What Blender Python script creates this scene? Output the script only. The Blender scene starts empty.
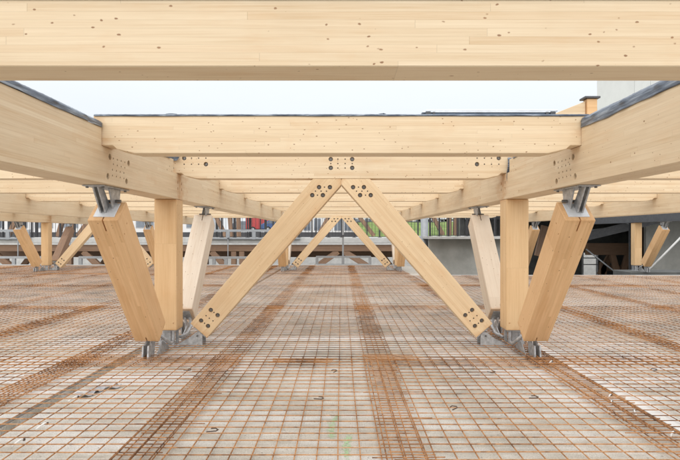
import bpy, bmesh, math, random
from mathutils import Vector, Matrix
random.seed(7)
R = math.radians
C = bpy.context.scene.collection
U = 0.01518          # metres per unit used for widths and heights (units are measured at the first truss)
D = 8.5              # distance from the camera to the first truss
EYE = 1.70
F = D / U            # focal length in picture units (680 wide)
VX, VY = 341.5, 234.0
KN = 1.005           # depth (in D) of the first node row
KS = 0.34            # spacing of the cross beams (in D)
KF = KN + 6*KS       # second node row
LX = [-898, -538, -173.5, 173.5, 538, 898]
def bg(px, py, y):   # a real point at distance y
    return Vector(((px-VX)*y/F, y, EYE+(VY-py)*y/F))

# ------------------------------------------------------------------ materials
def new_mat(name):
    m = bpy.data.materials.new(name); m.use_nodes = True
    nt = m.node_tree
    return m, nt, nt.nodes['Principled BSDF']
def nd(nt, t, **kw):
    n = nt.nodes.new(t)
    for k, v in kw.items(): setattr(n, k, v)
    return n
def lk(nt, a, b): nt.links.new(a, b)
def math_(nt, op, a, b=None, clamp=False):
    n = nd(nt, 'ShaderNodeMath', operation=op); n.use_clamp = clamp
    for i, v in enumerate((a, b)):
        if v is None: continue
        if isinstance(v, (int, float)): n.inputs[i].default_value = v
        else: lk(nt, v, n.inputs[i])
    return n.outputs[0]
def mixc(nt, fac, a, b, mode='MIX'):
    n = nd(nt, 'ShaderNodeMix', data_type='RGBA', blend_type=mode)
    if isinstance(fac, (int, float)): n.inputs[0].default_value = fac
    else: lk(nt, fac, n.inputs[0])
    for i, v in ((6, a), (7, b)):
        if isinstance(v, tuple): n.inputs[i].default_value = (*v, 1)
        else: lk(nt, v, n.inputs[i])
    return n.outputs[2]
def ramp(nt, fac, stops):
    n = nd(nt, 'ShaderNodeValToRGB'); lk(nt, fac, n.inputs[0])
    e = n.color_ramp.elements
    while len(e) < len(stops): e.new(0.5)
    for x, (p, c) in zip(e, stops):
        x.position = p; x.color = (*c, 1) if isinstance(c, tuple) else (c, c, c, 1)
    return n.outputs[0]
def noise(nt, vec, scale, detail=4, rough=0.55):
    n = nd(nt, 'ShaderNodeTexNoise'); n.inputs['Scale'].default_value = scale
    n.inputs['Detail'].default_value = detail; n.inputs['Roughness'].default_value = rough
    lk(nt, vec, n.inputs['Vector']); return n.outputs['Fac']
def scaled(nt, vec, s):
    n = nd(nt, 'ShaderNodeVectorMath', operation='MULTIPLY'); lk(nt, vec, n.inputs[0]); n.inputs[1].default_value = s
    return n.outputs[0]

def wood(name, c1, c2, knot=0.55, weather=0.0, lax=2, knotc=(0.20, 0.075, 0.025)):
    m, nt, bs = new_mat(name)
    tc = nd(nt, 'ShaderNodeTexCoord'); oi = nd(nt, 'ShaderNodeObjectInfo')
    off = nd(nt, 'ShaderNodeVectorMath', operation='MULTIPLY'); 
    lk(nt, oi.outputs['Random'], off.inputs[0]); off.inputs[1].default_value = (37.0, 0.0, 0.0)
    ad = nd(nt, 'ShaderNodeVectorMath', operation='ADD')
    lk(nt, tc.outputs['Object'], ad.inputs[0]); lk(nt, off.outputs[0], ad.inputs[1])
    v = ad.outputs[0]
    sp = nd(nt, 'ShaderNodeSeparateXYZ'); lk(nt, v, sp.inputs[0])
    # lamellas
    lam = math_(nt, 'MULTIPLY', sp.outputs[lax], 1/0.041)
    lf = math_(nt, 'FLOOR', lam); fr = math_(nt, 'FRACT', lam)
    cmb = nd(nt, 'ShaderNodeCombineXYZ'); lk(nt, lf, cmb.inputs[1])
    wn0 = nd(nt, 'ShaderNodeTexWhiteNoise', noise_dimensions='1D'); lk(nt, lf, wn0.inputs['W'])
    bx = math_(nt, 'ADD', math_(nt, 'MULTIPLY', sp.outputs[0], 1/2.3), math_(nt, 'MULTIPLY', wn0.outputs['Value'], 7.0))
    lk(nt, math_(nt, 'FLOOR', bx), cmb.inputs[0])
    wn = nd(nt, 'ShaderNodeTexWhiteNoise', noise_dimensions='2D'); lk(nt, cmb.outputs[0], wn.inputs['Vector'])
    board = wn.outputs['Value']
    edge = math_(nt, 'ADD', math_(nt, 'LESS_THAN', fr, 0.035), math_(nt, 'LESS_THAN', math_(nt, 'FRACT', bx), 0.0016), clamp=True)
    # warped grain
    sh = nd(nt, 'ShaderNodeCombineXYZ'); lk(nt, math_(nt, 'MULTIPLY', board, 13.0), sh.inputs[1])
    gv = nd(nt, 'ShaderNodeVectorMath', operation='ADD'); lk(nt, v, gv.inputs[0]); lk(nt, sh.outputs[0], gv.inputs[1])
    g1 = noise(nt, scaled(nt, gv.outputs[0], (0.9, 20, 34)), 2.2, 6, 0.6)
    g2 = noise(nt, scaled(nt, gv.outputs[0], (0.25, 3.0, 5.0)), 2.0, 3, 0.5)
    g3 = noise(nt, v, 1.3, 3, 0.6)
    f = math_(nt, 'ADD', math_(nt, 'MULTIPLY', g1, 0.75), math_(nt, 'MULTIPLY', g2, 0.55))
    f = math_(nt, 'ADD', f, math_(nt, 'MULTIPLY', board, 0.20))
    col = ramp(nt, f, [(0.46, c2), (0.66, tuple((a+b)/2 for a, b in zip(c1, c2))), (0.98, c1)])
    # knots
    def knots(sc, thr, keep, seedx):
        nz = nd(nt, 'ShaderNodeTexNoise'); nz.inputs['Scale'].default_value = 22; nz.inputs['Detail'].default_value = 2; lk(nt, v, nz.inputs['Vector'])
        dv = nd(nt, 'ShaderNodeVectorMath', operation='MULTIPLY_ADD'); lk(nt, nz.outputs['Color'], dv.inputs[0]); dv.inputs[1].default_value = (.022, .016, .016); lk(nt, v, dv.inputs[2])
        w = nd(nt, 'ShaderNodeVectorMath', operation='ADD'); lk(nt, dv.outputs[0], w.inputs[0]); w.inputs[1].default_value = (seedx, seedx*1.7, seedx*.3)
        vo = nd(nt, 'ShaderNodeTexVoronoi', feature='F1'); lk(nt, scaled(nt, w.outputs[0], (0.62, 1, 1)), vo.inputs['Vector'])
        vo.inputs['Scale'].default_value = sc
        s2 = nd(nt, 'ShaderNodeSeparateXYZ'); lk(nt, vo.outputs['Color'], s2.inputs[0])
        r = math_(nt, 'MULTIPLY', s2.outputs[1], thr)
        inside = math_(nt, 'SUBTRACT', 1.0, math_(nt, 'DIVIDE', vo.outputs['Distance'], math_(nt, 'ADD', r, 0.02)), clamp=True)
        k = math_(nt, 'MULTIPLY', math_(nt, 'MULTIPLY', inside, 2.4, clamp=True), math_(nt, 'LESS_THAN', s2.outputs[0], keep))
        return k
    k1 = knots(11.5, 0.085, knot*.9, 0.0); k2 = knots(19.0, 0.125, knot, 5.3)
    kk = math_(nt, 'MAXIMUM', k1, k2)
    col = mixc(nt, math_(nt, 'MULTIPLY', kk, 0.8), col, knotc)
    # thin darker growth streaks and warm boards
    g4 = noise(nt, scaled(nt, gv.outputs[0], (0.45, 9, 60)), 3.0, 3, 0.5)
    col = mixc(nt, math_(nt, 'MULTIPLY', ramp(nt, g4, [(0.56, 0.0), (0.72, 1.0)]), 0.26), col, tuple(a*b for a, b in zip(c2, (.85, .72, .58))))
    wn2 = nd(nt, 'ShaderNodeTexWhiteNoise', noise_dimensions='2D'); lk(nt, scaled(nt, cmb.outputs[0], (1.7, 3.1, 1)), wn2.inputs['Vector'])
    col = mixc(nt, math_(nt, 'MULTIPLY', math_(nt, 'GREATER_THAN', wn2.outputs['Value'], 0.72), 0.10), col, tuple(a*b for a, b in zip(c2, (1.0, .82, .66))))
    g5 = noise(nt, scaled(nt, v, (0.8, 1.6, 2.2)), 2.6, 4, 0.65)
    col = mixc(nt, math_(nt, 'MULTIPLY', ramp(nt, g5, [(0.55, 0.0), (0.75, 1.0)]), 0.22), col, tuple(a*b for a, b in zip(c2, (1.02, .80, .60))))
    col = mixc(nt, math_(nt, 'MULTIPLY', edge, 0.26), col, tuple(a*0.5 for a in c2))
    # soft handling stains
    st = ramp(nt, g3, [(0.52, 0.0), (0.72, 1.0)])
    col = mixc(nt, math_(nt, 'MULTIPLY', st, 0.16), col, tuple(a*b for a, b in zip(c2, (0.72, .62, .52))))
    # damp has left orange stains at the ends
    sg = nd(nt, 'ShaderNodeSeparateXYZ'); lk(nt, tc.outputs['Generated'], sg.inputs[0])
    ed = math_(nt, 'MINIMUM', sg.outputs[0], math_(nt, 'SUBTRACT', 1.0, sg.outputs[0]))
    g6 = noise(nt, scaled(nt, v, (3, 5, 5)), 2.0, 4, 0.6)
    es = math_(nt, 'SUBTRACT', math_(nt, 'MULTIPLY', g6, 1.5), math_(nt, 'ADD', math_(nt, 'MULTIPLY', ed, 20.0), 0.24), clamp=True)
    col = mixc(nt, math_(nt, 'MULTIPLY', es, 1.0, clamp=True), col, (0.58, 0.33, 0.15))
    # every member has its own tone
    tone = ramp(nt, oi.outputs['Random'], [(0.0, (0.94, .91, .87)), (0.5, (1.0, 1.0, 1.0)), (1.0, (1.05, 1.05, 1.05))])
    col = mixc(nt, 1.0, col, tone, 'MULTIPLY')
    if weather:
        w1 = noise(nt, scaled(nt, v, (1.5, 6, 6)), 3.0, 5, 0.7)
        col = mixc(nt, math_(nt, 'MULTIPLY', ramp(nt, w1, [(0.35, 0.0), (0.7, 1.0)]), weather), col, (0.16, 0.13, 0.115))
    lk(nt, col, bs.inputs['Base Color'])
    bs.inputs['Roughness'].default_value = 0.62
    bs.inputs['Specular IOR Level'].default_value = 0.28
    bp = nd(nt, 'ShaderNodeBump'); bp.inputs['Strength'].default_value = 0.22; bp.inputs['Distance'].default_value = 0.002
    lk(nt, math_(nt, 'SUBTRACT', g1, math_(nt, 'MULTIPLY', edge, 0.5)), bp.inputs['Height']); lk(nt, bp.outputs[0], bs.inputs['Normal'])
    return m
M = {}
M['wood'] = wood('spruce_glulam', (0.79, 0.65, 0.46), (0.64, 0.48, 0.30), knot=0.85)
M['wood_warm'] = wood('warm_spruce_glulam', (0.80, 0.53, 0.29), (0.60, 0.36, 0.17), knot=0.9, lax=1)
M['wood_leg'] = wood('brace_spruce_glulam', (0.80, 0.625, 0.405), (0.65, 0.46, 0.27), knot=0.9)
M['wood_post'] = wood('post_spruce_glulam', (0.78, 0.56, 0.325), (0.62, 0.405, 0.205), knot=0.9, lax=1)
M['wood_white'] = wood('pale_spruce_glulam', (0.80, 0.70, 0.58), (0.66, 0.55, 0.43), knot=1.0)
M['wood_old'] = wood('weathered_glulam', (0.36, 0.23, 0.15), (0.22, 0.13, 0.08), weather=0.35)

def plain(name, c, rough=0.5, metal=0.0, var=0.25, scale=6.0, c2=None, spec=0.5):
    m, nt, bs = new_mat(name)
    tc = nd(nt, 'ShaderNodeTexCoord')
    n = noise(nt, tc.outputs['Object'], scale, 5, 0.65)
    c2 = c2 or tuple(a*(1-var) for a in c)
    col = ramp(nt, n, [(0.35, c2), (0.65, c)])
    lk(nt, col, bs.inputs['Base Color'])
    bs.inputs['Roughness'].default_value = rough; bs.inputs['Metallic'].default_value = metal
    bs.inputs['Specular IOR Level'].default_value = spec
    return m
M['galv'] = plain('galvanised_steel', (0.56, 0.57, 0.58), 0.45, 0.5, 0.42, 18)
M['galv_pale'] = plain('fresh_galvanised_steel', (0.72, 0.74, 0.76), 0.5, 0.25, 0.12, 14)
M['bolt'] = plain('dark_bolt_steel', (0.20, 0.19, 0.18), 0.4, 0.7, 0.4, 60)
M['dowel'] = plain('dowel_steel', (0.10, 0.075, 0.055), 0.5, 0.4, 0.3, 60)
M['black'] = plain('black_painted_steel', (0.035, 0.035, 0.04), 0.5, 0.0, 0.3, 8)
M['dksteel'] = plain('dark_grey_steel', (0.10, 0.105, 0.115), 0.5, 0.2, 0.3, 6)
M['greysteel'] = plain('grey_painted_steel', (0.36, 0.38, 0.40), 0.45, 0.2, 0.15, 6)
M['concwall'] = plain('concrete_wall', (0.50, 0.50, 0.465), 0.85, 0, 0.22, 1.2)
M['concpale'] = plain('pale_concrete', (0.60, 0.60, 0.58), 0.85, 0, 0.2, 2.0)
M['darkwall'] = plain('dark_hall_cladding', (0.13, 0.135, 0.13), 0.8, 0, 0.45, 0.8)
M['render'] = plain('pale_render', (0.86, 0.855, 0.84), 0.85, 0, 0.06, 0.6)
M['joint'] = plain('joint_sealant', (0.42, 0.41, 0.39), 0.8)
M['glass'] = plain('blue_window_glass', (0.20, 0.24, 0.29), 0.12, 0, 0.4, 0.7, spec=0.7)
M['frame'] = plain('window_frame', (0.55, 0.56, 0.58), 0.5)
M['red'] = plain('red_car_paint', (0.50, 0.06, 0.06), 0.25, 0, 0.1)
M['blue'] = plain('blue_car_paint', (0.07, 0.13, 0.30), 0.25, 0, 0.1)
M['carwhite'] = plain('white_car_paint', (0.75, 0.76, 0.77), 0.25, 0, 0.05)
M['cargrey'] = plain('grey_car_paint', (0.22, 0.24, 0.27), 0.25, 0.2, 0.1)
M['cardark'] = plain('dark_blue_car_paint', (0.04, 0.055, 0.10), 0.25, 0, 0.1)
M['tyre'] = plain('tyre_rubber', (0.03, 0.03, 0.03), 0.8)
M['whiteplastic'] = plain('white_plastic', (0.78, 0.77, 0.74), 0.5, 0, 0.1)
M['wire'] = plain('dark_tie_wire', (0.11, 0.075, 0.055), 0.6, 0.2)
M['sheet'] = plain('bright_aluminium', (0.80, 0.84, 0.88), 0.45, 0.35, 0.15, 12)
M['bluesheet'] = plain('blue_grey_metal', (0.16, 0.21, 0.28), 0.35, 0.5, 0.3, 12)
M['paint'] = plain('green_marking_paint', (0.48, 0.68, 0.40), 0.8, 0, 0.1, 40)

def membrane_mat():
    m, nt, bs = new_mat('grey_blue_membrane')
    tc = nd(nt, 'ShaderNodeTexCoord')
    mp = nd(nt, 'ShaderNodeMapping'); lk(nt, tc.outputs['Object'], mp.inputs[0]); mp.inputs['Rotation'].default_value = (R(-28), R(12), 0); mp.inputs['Scale'].default_value = (3, 1.1, 15)
    n = noise(nt, mp.outputs[0], 2.4, 5, 0.62)
    n2 = noise(nt, tc.outputs['Object'], 14.0, 3, 0.6)
    col = ramp(nt, n, [(0.38, (0.05, 0.066, 0.095)), (0.52, (0.12, 0.15, 0.195)), (0.64, (0.30, 0.34, 0.39))])  # diagonal light and dark streaks paint folds catching the light
    lk(nt, col, bs.inputs['Base Color']); bs.inputs['Roughness'].default_value = 0.3
    bp = nd(nt, 'ShaderNodeBump'); bp.inputs['Strength'].default_value = 0.35; bp.inputs['Distance'].default_value = 0.006
    lk(nt, math_(nt, 'ADD', math_(nt, 'MULTIPLY', n2, .4), math_(nt, 'MULTIPLY', n, 3.0)), bp.inputs['Height']); lk(nt, bp.outputs[0], bs.inputs['Normal'])
    return m
M['membrane'] = membrane_mat()

def rust_mat():
    m, nt, bs = new_mat('rusty_rebar')
    tc = nd(nt, 'ShaderNodeTexCoord'); oi = nd(nt, 'ShaderNodeObjectInfo'); ge = nd(nt, 'ShaderNodeNewGeometry')
    n = noise(nt, ge.outputs['Position'], 1.1, 4, 0.6); n2 = noise(nt, ge.outputs['Position'], 16, 3, 0.7)
    f = math_(nt, 'ADD', math_(nt, 'MULTIPLY', n, 0.5), math_(nt, 'MULTIPLY', n2, 0.5))
    f = math_(nt, 'ADD', f, math_(nt, 'MULTIPLY', math_(nt, 'SUBTRACT', oi.outputs['Random'], 0.5), 0.07))
    col = ramp(nt, f, [(0.36, (0.11, 0.058, 0.034)), (0.47, (0.29, 0.14, 0.062)), (0.57, (0.50, 0.255, 0.11)), (0.70, (0.46, 0.37, 0.28))])
    lk(nt, col, bs.inputs['Base Color']); bs.inputs['Roughness'].default_value = 0.85
    bs.inputs['Specular IOR Level'].default_value = 0.2
    return m
M['rust'] = rust_mat()

def floor_mat():
    m, nt, bs = new_mat('cast_floor_concrete')
    ge = nd(nt, 'ShaderNodeNewGeometry'); p = ge.outputs['Position']
    a = noise(nt, p, 0.55, 5, 0.6); b = noise(nt, scaled(nt, p, (0.6, 3.0, 1)), 2.2, 6, 0.68); c = noise(nt, p, 28, 3, 0.7)
    f = math_(nt, 'ADD', math_(nt, 'MULTIPLY', a, 0.45), math_(nt, 'MULTIPLY', b, 0.40))
    f = math_(nt, 'ADD', f, math_(nt, 'MULTIPLY', c, 0.15))
    col = ramp(nt, f, [(0.36, (0.35, 0.32, 0.265)), (0.50, (0.57, 0.535, 0.465)), (0.61, (0.77, 0.75, 0.70))])
    # milky laitance in streaks across
    s1 = noise(nt, scaled(nt, p, (0.35, 2.4, 1)), 1.7, 4, 0.6)
    col = mixc(nt, math_(nt, 'MULTIPLY', ramp(nt, s1, [(0.50, 0.0), (0.62, 1.0)]), 0.6), col, (0.79, 0.78, 0.76))
    # rust washed off the bars: blotches and bands where the mats lap
    r1 = noise(nt, scaled(nt, p, (1.0, 0.7, 1)), 0.9, 6, 0.72)
    rr = ramp(nt, r1, [(0.52, 0.0), (0.70, 1.0)])
    col = mixc(nt, math_(nt, 'MULTIPLY', rr, 0.26), col, (0.50, 0.33, 0.20))
    sp = nd(nt, 'ShaderNodeSeparateXYZ'); lk(nt, p, sp.inputs[0])
    r2 = noise(nt, scaled(nt, p, (1, 0.6, 1)), 2.0, 5, 0.7)
    for cx, hw, st in BANDS:
        d = math_(nt, 'ABSOLUTE', math_(nt, 'SUBTRACT', sp.outputs[0], cx))
        band = math_(nt, 'SUBTRACT', 1.0, math_(nt, 'DIVIDE', d, hw), clamp=True)
        band = math_(nt, 'MULTIPLY', math_(nt, 'MULTIPLY', band, 2.5, clamp=True), ramp(nt, r2, [(0.38, 0.0), (0.62, 1.0)]))
        col = mixc(nt, math_(nt, 'MULTIPLY', band, st), col, (0.42, 0.25, 0.13))
    # milky wash left round the steel feet
    for fx in (-173.5*U, 173.5*U):
        dx = math_(nt, 'MULTIPLY', math_(nt, 'SUBTRACT', sp.outputs[0], fx*1.12), 1/1.5); dy = math_(nt, 'MULTIPLY', math_(nt, 'SUBTRACT', sp.outputs[1], KN*D-.7), 1/2.1)
        rd = math_(nt, 'ADD', math_(nt, 'MULTIPLY', dx, dx), math_(nt, 'MULTIPLY', dy, dy))
        wsh = math_(nt, 'MULTIPLY', math_(nt, 'SUBTRACT', math_(nt, 'ADD', 0.45, b), math_(nt, 'MULTIPLY', rd, 0.6)), 2.0, clamp=True)
        wsh = math_(nt, 'MULTIPLY', wsh, ramp(nt, s1, [(0.44, 0.0), (0.54, 1.0)]))
        col = mixc(nt, math_(nt, 'MULTIPLY', wsh, 0.8), col, (0.82, 0.82, 0.81))
    # board marks across and fine sand grain
    bw = nd(nt, 'ShaderNodeTexWhiteNoise', noise_dimensions='1D'); lk(nt, math_(nt, 'FLOOR', math_(nt, 'MULTIPLY', sp.outputs[1], 1/0.60)), bw.inputs['W'])
    col = mixc(nt, math_(nt, 'MULTIPLY', bw.outputs['Value'], 0.22), col, (0.30, 0.27, 0.225))
    gr = noise(nt, p, 95, 2, 0.8)
    col = mixc(nt, math_(nt, 'MULTIPLY', ramp(nt, gr, [(0.48, 0.0), (0.64, 1.0)]), 0.55), col, (0.20, 0.165, 0.12))
    # specks
    vo = nd(nt, 'ShaderNodeTexVoronoi'); vo.inputs['Scale'].default_value = 16; lk(nt, p, vo.inputs['Vector'])
    s3 = nd(nt, 'ShaderNodeSeparateXYZ'); lk(nt, vo.outputs['Color'], s3.inputs[0])
    spk = math_(nt, 'MULTIPLY', math_(nt, 'LESS_THAN', vo.outputs['Distance'], 0.14), math_(nt, 'LESS_THAN', s3.outputs[0], 0.28))
    col = mixc(nt, math_(nt, 'MULTIPLY', spk, 0.55), col, (0.16, 0.12, 0.09))
    lk(nt, col, bs.inputs['Base Color']); bs.inputs['Roughness'].default_value = 0.82
    bs.inputs['Specular IOR Level'].default_value = 0.3
    bp = nd(nt, 'ShaderNodeBump'); bp.inputs['Strength'].default_value = 0.4; bp.inputs['Distance'].default_value = 0.004
    lk(nt, c, bp.inputs['Height']); lk(nt, bp.outputs[0], bs.inputs['Normal'])
    return m
MATX = [-18.7, -16.5, -14.35, -12.2, -9.95, -7.75, -5.6, -3.45, -1.52, 0.50, 2.66, 4.95, 7.25, 9.4, 11.6, 13.8, 16.0, 18.2]     # centres of the laps
BANDS = [(x, 0.26, 0.22) for x in MATX[2:-2]]
M['floor'] = floor_mat()

def grass_mat():
    m, nt, bs = new_mat('short_grass')
    ge = nd(nt, 'ShaderNodeNewGeometry')
    n = noise(nt, ge.outputs['Position'], 0.5, 6, 0.7)
    lk(nt, ramp(nt, n, [(0.35, (0.10, 0.16, 0.03)), (0.6, (0.20, 0.28, 0.065)), (0.75, (0.27, 0.29, 0.11))]), bs.inputs['Base Color'])
    bs.inputs['Roughness'].default_value = 0.9
    return m
M['grass'] = grass_mat()
M['gravel'] = plain('site_gravel', (0.20, 0.185, 0.165), 0.95, 0, 0.35, 0.9)
M['asphalt'] = plain('asphalt', (0.10, 0.10, 0.105), 0.9, 0, 0.3, 0.6)

# ------------------------------------------------------------------ mesh helpers
def box(bm, x0, x1, y0, y1, z0, z1):
    vs = [bm.verts.new(p) for p in ((x0,y0,z0),(x1,y0,z0),(x1,y1,z0),(x0,y1,z0),(x0,y0,z1),(x1,y0,z1),(x1,y1,z1),(x0,y1,z1))]
    for f in ((0,3,2,1),(4,5,6,7),(0,1,5,4),(1,2,6,5),(2,3,7,6),(3,0,4,7)): bm.faces.new([vs[i] for i in f])
def prism(bm, pts, axis, lo, hi):
    """pts: polygon in the two other axes (x,z for axis y; y,z for axis x; x,y for axis z)"""
    def v(a, b, c): return {'y': (a, c, b), 'x': (c, a, b), 'z': (a, b, c)}[axis]
    A = [bm.verts.new(v(a, b, lo)) for a, b in pts]; B = [bm.verts.new(v(a, b, hi)) for a, b in pts]
    n = len(pts)
    bm.faces.new(A); bm.faces.new(B[::-1])
    for i in range(n): bm.faces.new([A[i], B[i], B[(i+1) % n], A[(i+1) % n]])
def bar(bm, p, q, w, h=None, up=(0, 0, 1)):
    p = Vector(p); q = Vector(q); h = h or w; d = (q-p).normalized(); up = Vector(up)
    if abs(d.dot(up)) > 0.98: up = Vector((0, 1, 0))
    s = d.cross(up).normalized(); t = s.cross(d)
    vs = []
    for e in (p, q):
        for a, b in ((-1,-1),(1,-1),(1,1),(-1,1)): vs.append(bm.verts.new(e + s*a*w/2 + t*b*h/2))
    for f in ((0,1,2,3),(7,6,5,4),(0,4,5,1),(1,5,6,2),(2,6,7,3),(3,7,4,0)): bm.faces.new([vs[i] for i in f])
def tube(bm, pts, r, n=8):
    pts = [Vector(p) for p in pts]; rings = []
    for i, p in enumerate(pts):
        d = (pts[min(i+1, len(pts)-1)] - pts[max(i-1, 0)]).normalized()
        up = Vector((0, 0, 1)) if abs(d.z) < 0.9 else Vector((0, 1, 0))
        s = d.cross(up).normalized(); t = s.cross(d)
        rings.append([bm.verts.new(p + s*r*math.cos(2*math.pi*j/n) + t*r*math.sin(2*math.pi*j/n)) for j in range(n)])
    for a, b in zip(rings, rings[1:]):
        for j in range(n): bm.faces.new([a[j], a[(j+1) % n], b[(j+1) % n], b[j]])
    bm.faces.new(rings[0][::-1]); bm.faces.new(rings[-1])
def finish(name, bm, mat, parent=None, bevel=0.0, smooth=False, recalc=True):
    if recalc: bmesh.ops.recalc_face_normals(bm, faces=bm.faces)
    if bevel:
        bmesh.ops.bevel(bm, geom=[e for e in bm.edges if e.calc_face_angle(0) > 0.5], offset=bevel, segments=1, affect='EDGES', clamp_overlap=True)
    me = bpy.data.meshes.new(name); bm.to_mesh(me); bm.free()
    if smooth:
        for p in me.polygons: p.use_smooth = True
    me.materials.append(mat)
    o = bpy.data.objects.new(name, me); C.objects.link(o)
    if parent: o.parent = parent
    return o
def tag(o, label=None, cat=None, group=None, kind=None):
    if label: o['label'] = label
    if cat: o['category'] = cat
    if group: o['group'] = group
    if label and not kind: kind = 'thing'
    if kind: o['kind'] = kind
    return o
def empty(name, loc, label, cat, group=None):
    o = bpy.data.objects.new(name, None); C.objects.link(o); o.location = loc
    o.empty_display_size = 0.2
    return tag(o, label, cat, group)
def struct(name, bm, mat, **k): return tag(finish(name, bm, mat, **k), kind='structure')
def part(name, mat, parent, *boxes, bevel=0.0):
    bm = bmesh.new()
    for b in boxes: box(bm, *b)
    return finish(name, bm, mat, parent, bevel)

def frame(plane, theta, origin):
    c, s = math.cos(theta), math.sin(theta)
    if plane == 'XZ': a, b, n = (c, 0, s), (0, 1, 0), (-s, 0, c)
    else: a, b, n = (0, c, s), (-1, 0, 0), (0, -s, c)
    m = Matrix.Identity(4)
    for i, ax in enumerate((a, b, n)):
        for r in range(3): m[r][i] = ax[r]
    m.translation = Vector(origin); return m
def timber(name, plane, pts, t, theta, mat, base, side=0.0, holes=(), slots=(), bevel=0.005, label=None, cat=None, group=None, facing=-1, bolts=True):
    """pts: outline in the member's own world plane (s, z); base: coordinate on the third axis of its middle.
    holes: (s, z, kind) on the face named by facing (-1: local -Y, +1: local +Y)"""
    cs = sum(p[0] for p in pts)/len(pts); cz = sum(p[1] for p in pts)/len(pts)
    origin = (cs, base, cz) if plane == 'XZ' else (base, cs, cz)
    c, s = math.cos(theta), math.sin(theta)
    loc = lambda q: ((q[0]-cs)*c + (q[1]-cz)*s, -(q[0]-cs)*s + (q[1]-cz)*c)
    bm = bmesh.new(); prism(bm, [loc(p) for p in pts], 'y', -t/2, t/2)
    o = finish(name, bm, mat, None, bevel)
    o.matrix_world = frame(plane, theta, origin)
    if holes or slots:
        cb = bmesh.new()
        for hs, hz, kind in holes:
            a, b = loc((hs, hz)); r, dep = {'B': (0.034, 0.045 if bolts else 0.14), 'd': (0.011, 0.012), 'q': (0.013, 0.02), 'n': (0.011, 0.012)}[kind]
            n = 18 if kind == 'B' else 8
            y0, y1 = facing*(t/2+0.01), facing*(t/2-dep)
            if kind == 'q': rg = [(a-.018, b-.02), (a+.018, b-.02), (a+.018, b+.02), (a-.018, b+.02)]
            else: rg = [(a+r*math.cos(2*math.pi*j/n), b+r*math.sin(2*math.pi*j/n)) for j in range(n)]
            prism(cb, rg, 'y', min(y0, y1), max(y0, y1))
        for bx in slots: box(cb, *bx)
        bmesh.ops.recalc_face_normals(cb, faces=cb.faces)
        cm = bpy.data.meshes.new('c'); cb.to_mesh(cm); cb.free()
        co = bpy.data.objects.new('c', cm); C.objects.link(co); co.matrix_world = o.matrix_world.copy()
        md = o.modifiers.new('b', 'BOOLEAN'); md.object = co; md.operation = 'DIFFERENCE'; md.solver = 'EXACT'
        bpy.context.view_layer.update()
        dg = bpy.context.evaluated_depsgraph_get()
        me = bpy.data.meshes.new_from_object(o.evaluated_get(dg)); me.name = name
        o.modifiers.clear(); o.data = me
        bpy.data.objects.remove(co)
        for hs, hz, kind in holes:
            a, b = loc((hs, hz)); pb = bmesh.new()
            if kind == 'B' and bolts:
                y0 = facing*(t/2-0.045); y1 = facing*(t/2-0.038); y2 = facing*(t/2-0.022)
                prism(pb, [(a+.029*math.cos(j*math.pi/8), b+.029*math.sin(j*math.pi/8)) for j in range(16)], 'y', min(y0, y1), max(y0, y1))
                rt = random.random()
                prism(pb, [(a+.018*math.cos(rt+j*math.pi/3), b+.018*math.sin(rt+j*math.pi/3)) for j in range(6)], 'y', min(y1, y2), max(y1, y2))
                finish('bolt', pb, M['bolt'], o)
            elif kind == 'B':  # no real bolt: a dark plug stands in for shade inside the hole
                y0 = facing*(t/2-0.14); y1 = facing*(t/2-0.022)
                prism(pb, [(a+.031*math.cos(j*math.pi/8), b+.031*math.sin(j*math.pi/8)) for j in range(16)], 'y', min(y0, y1), max(y0, y1))
                finish('bolt', pb, M['dowel'], o)
            elif kind == 'd':
                y0 = facing*(t/2-0.012); y1 = facing*(t/2-0.004)
                prism(pb, [(a+.010*math.cos(j*math.pi/4), b+.010*math.sin(j*math.pi/4)) for j in range(8)], 'y', min(y0, y1), max(y0, y1))
                finish('dowel', pb, M['dowel'], o)
            else: pb.free()
    tag(o, label, cat, group)
    return o
def copy_tree(o, delta, label, group=None):
    c = o.copy(); C.objects.link(c); c.matrix_world = Matrix.Translation(delta) @ o.matrix_world
    c['label'] = label
    if group: c['group'] = group
    for ch in o.children:
        d = ch.copy(); C.objects.link(d); d.parent = c
        for g in ch.children:
            e = g.copy(); C.objects.link(e); e.parent = d
    return c
Z = lambda h: EYE + h*U
ORD = ['first', 'second', 'third', 'fourth', 'fifth', 'sixth', 'seventh', 'eighth', 'ninth', 'tenth', 'eleventh', 'twelfth', 'thirteenth', 'fourteenth', 'fifteenth', 'sixteenth', 'seventeenth', 'eighteenth', 'nineteenth']
ZF = Z(-112)         # floor level

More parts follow.
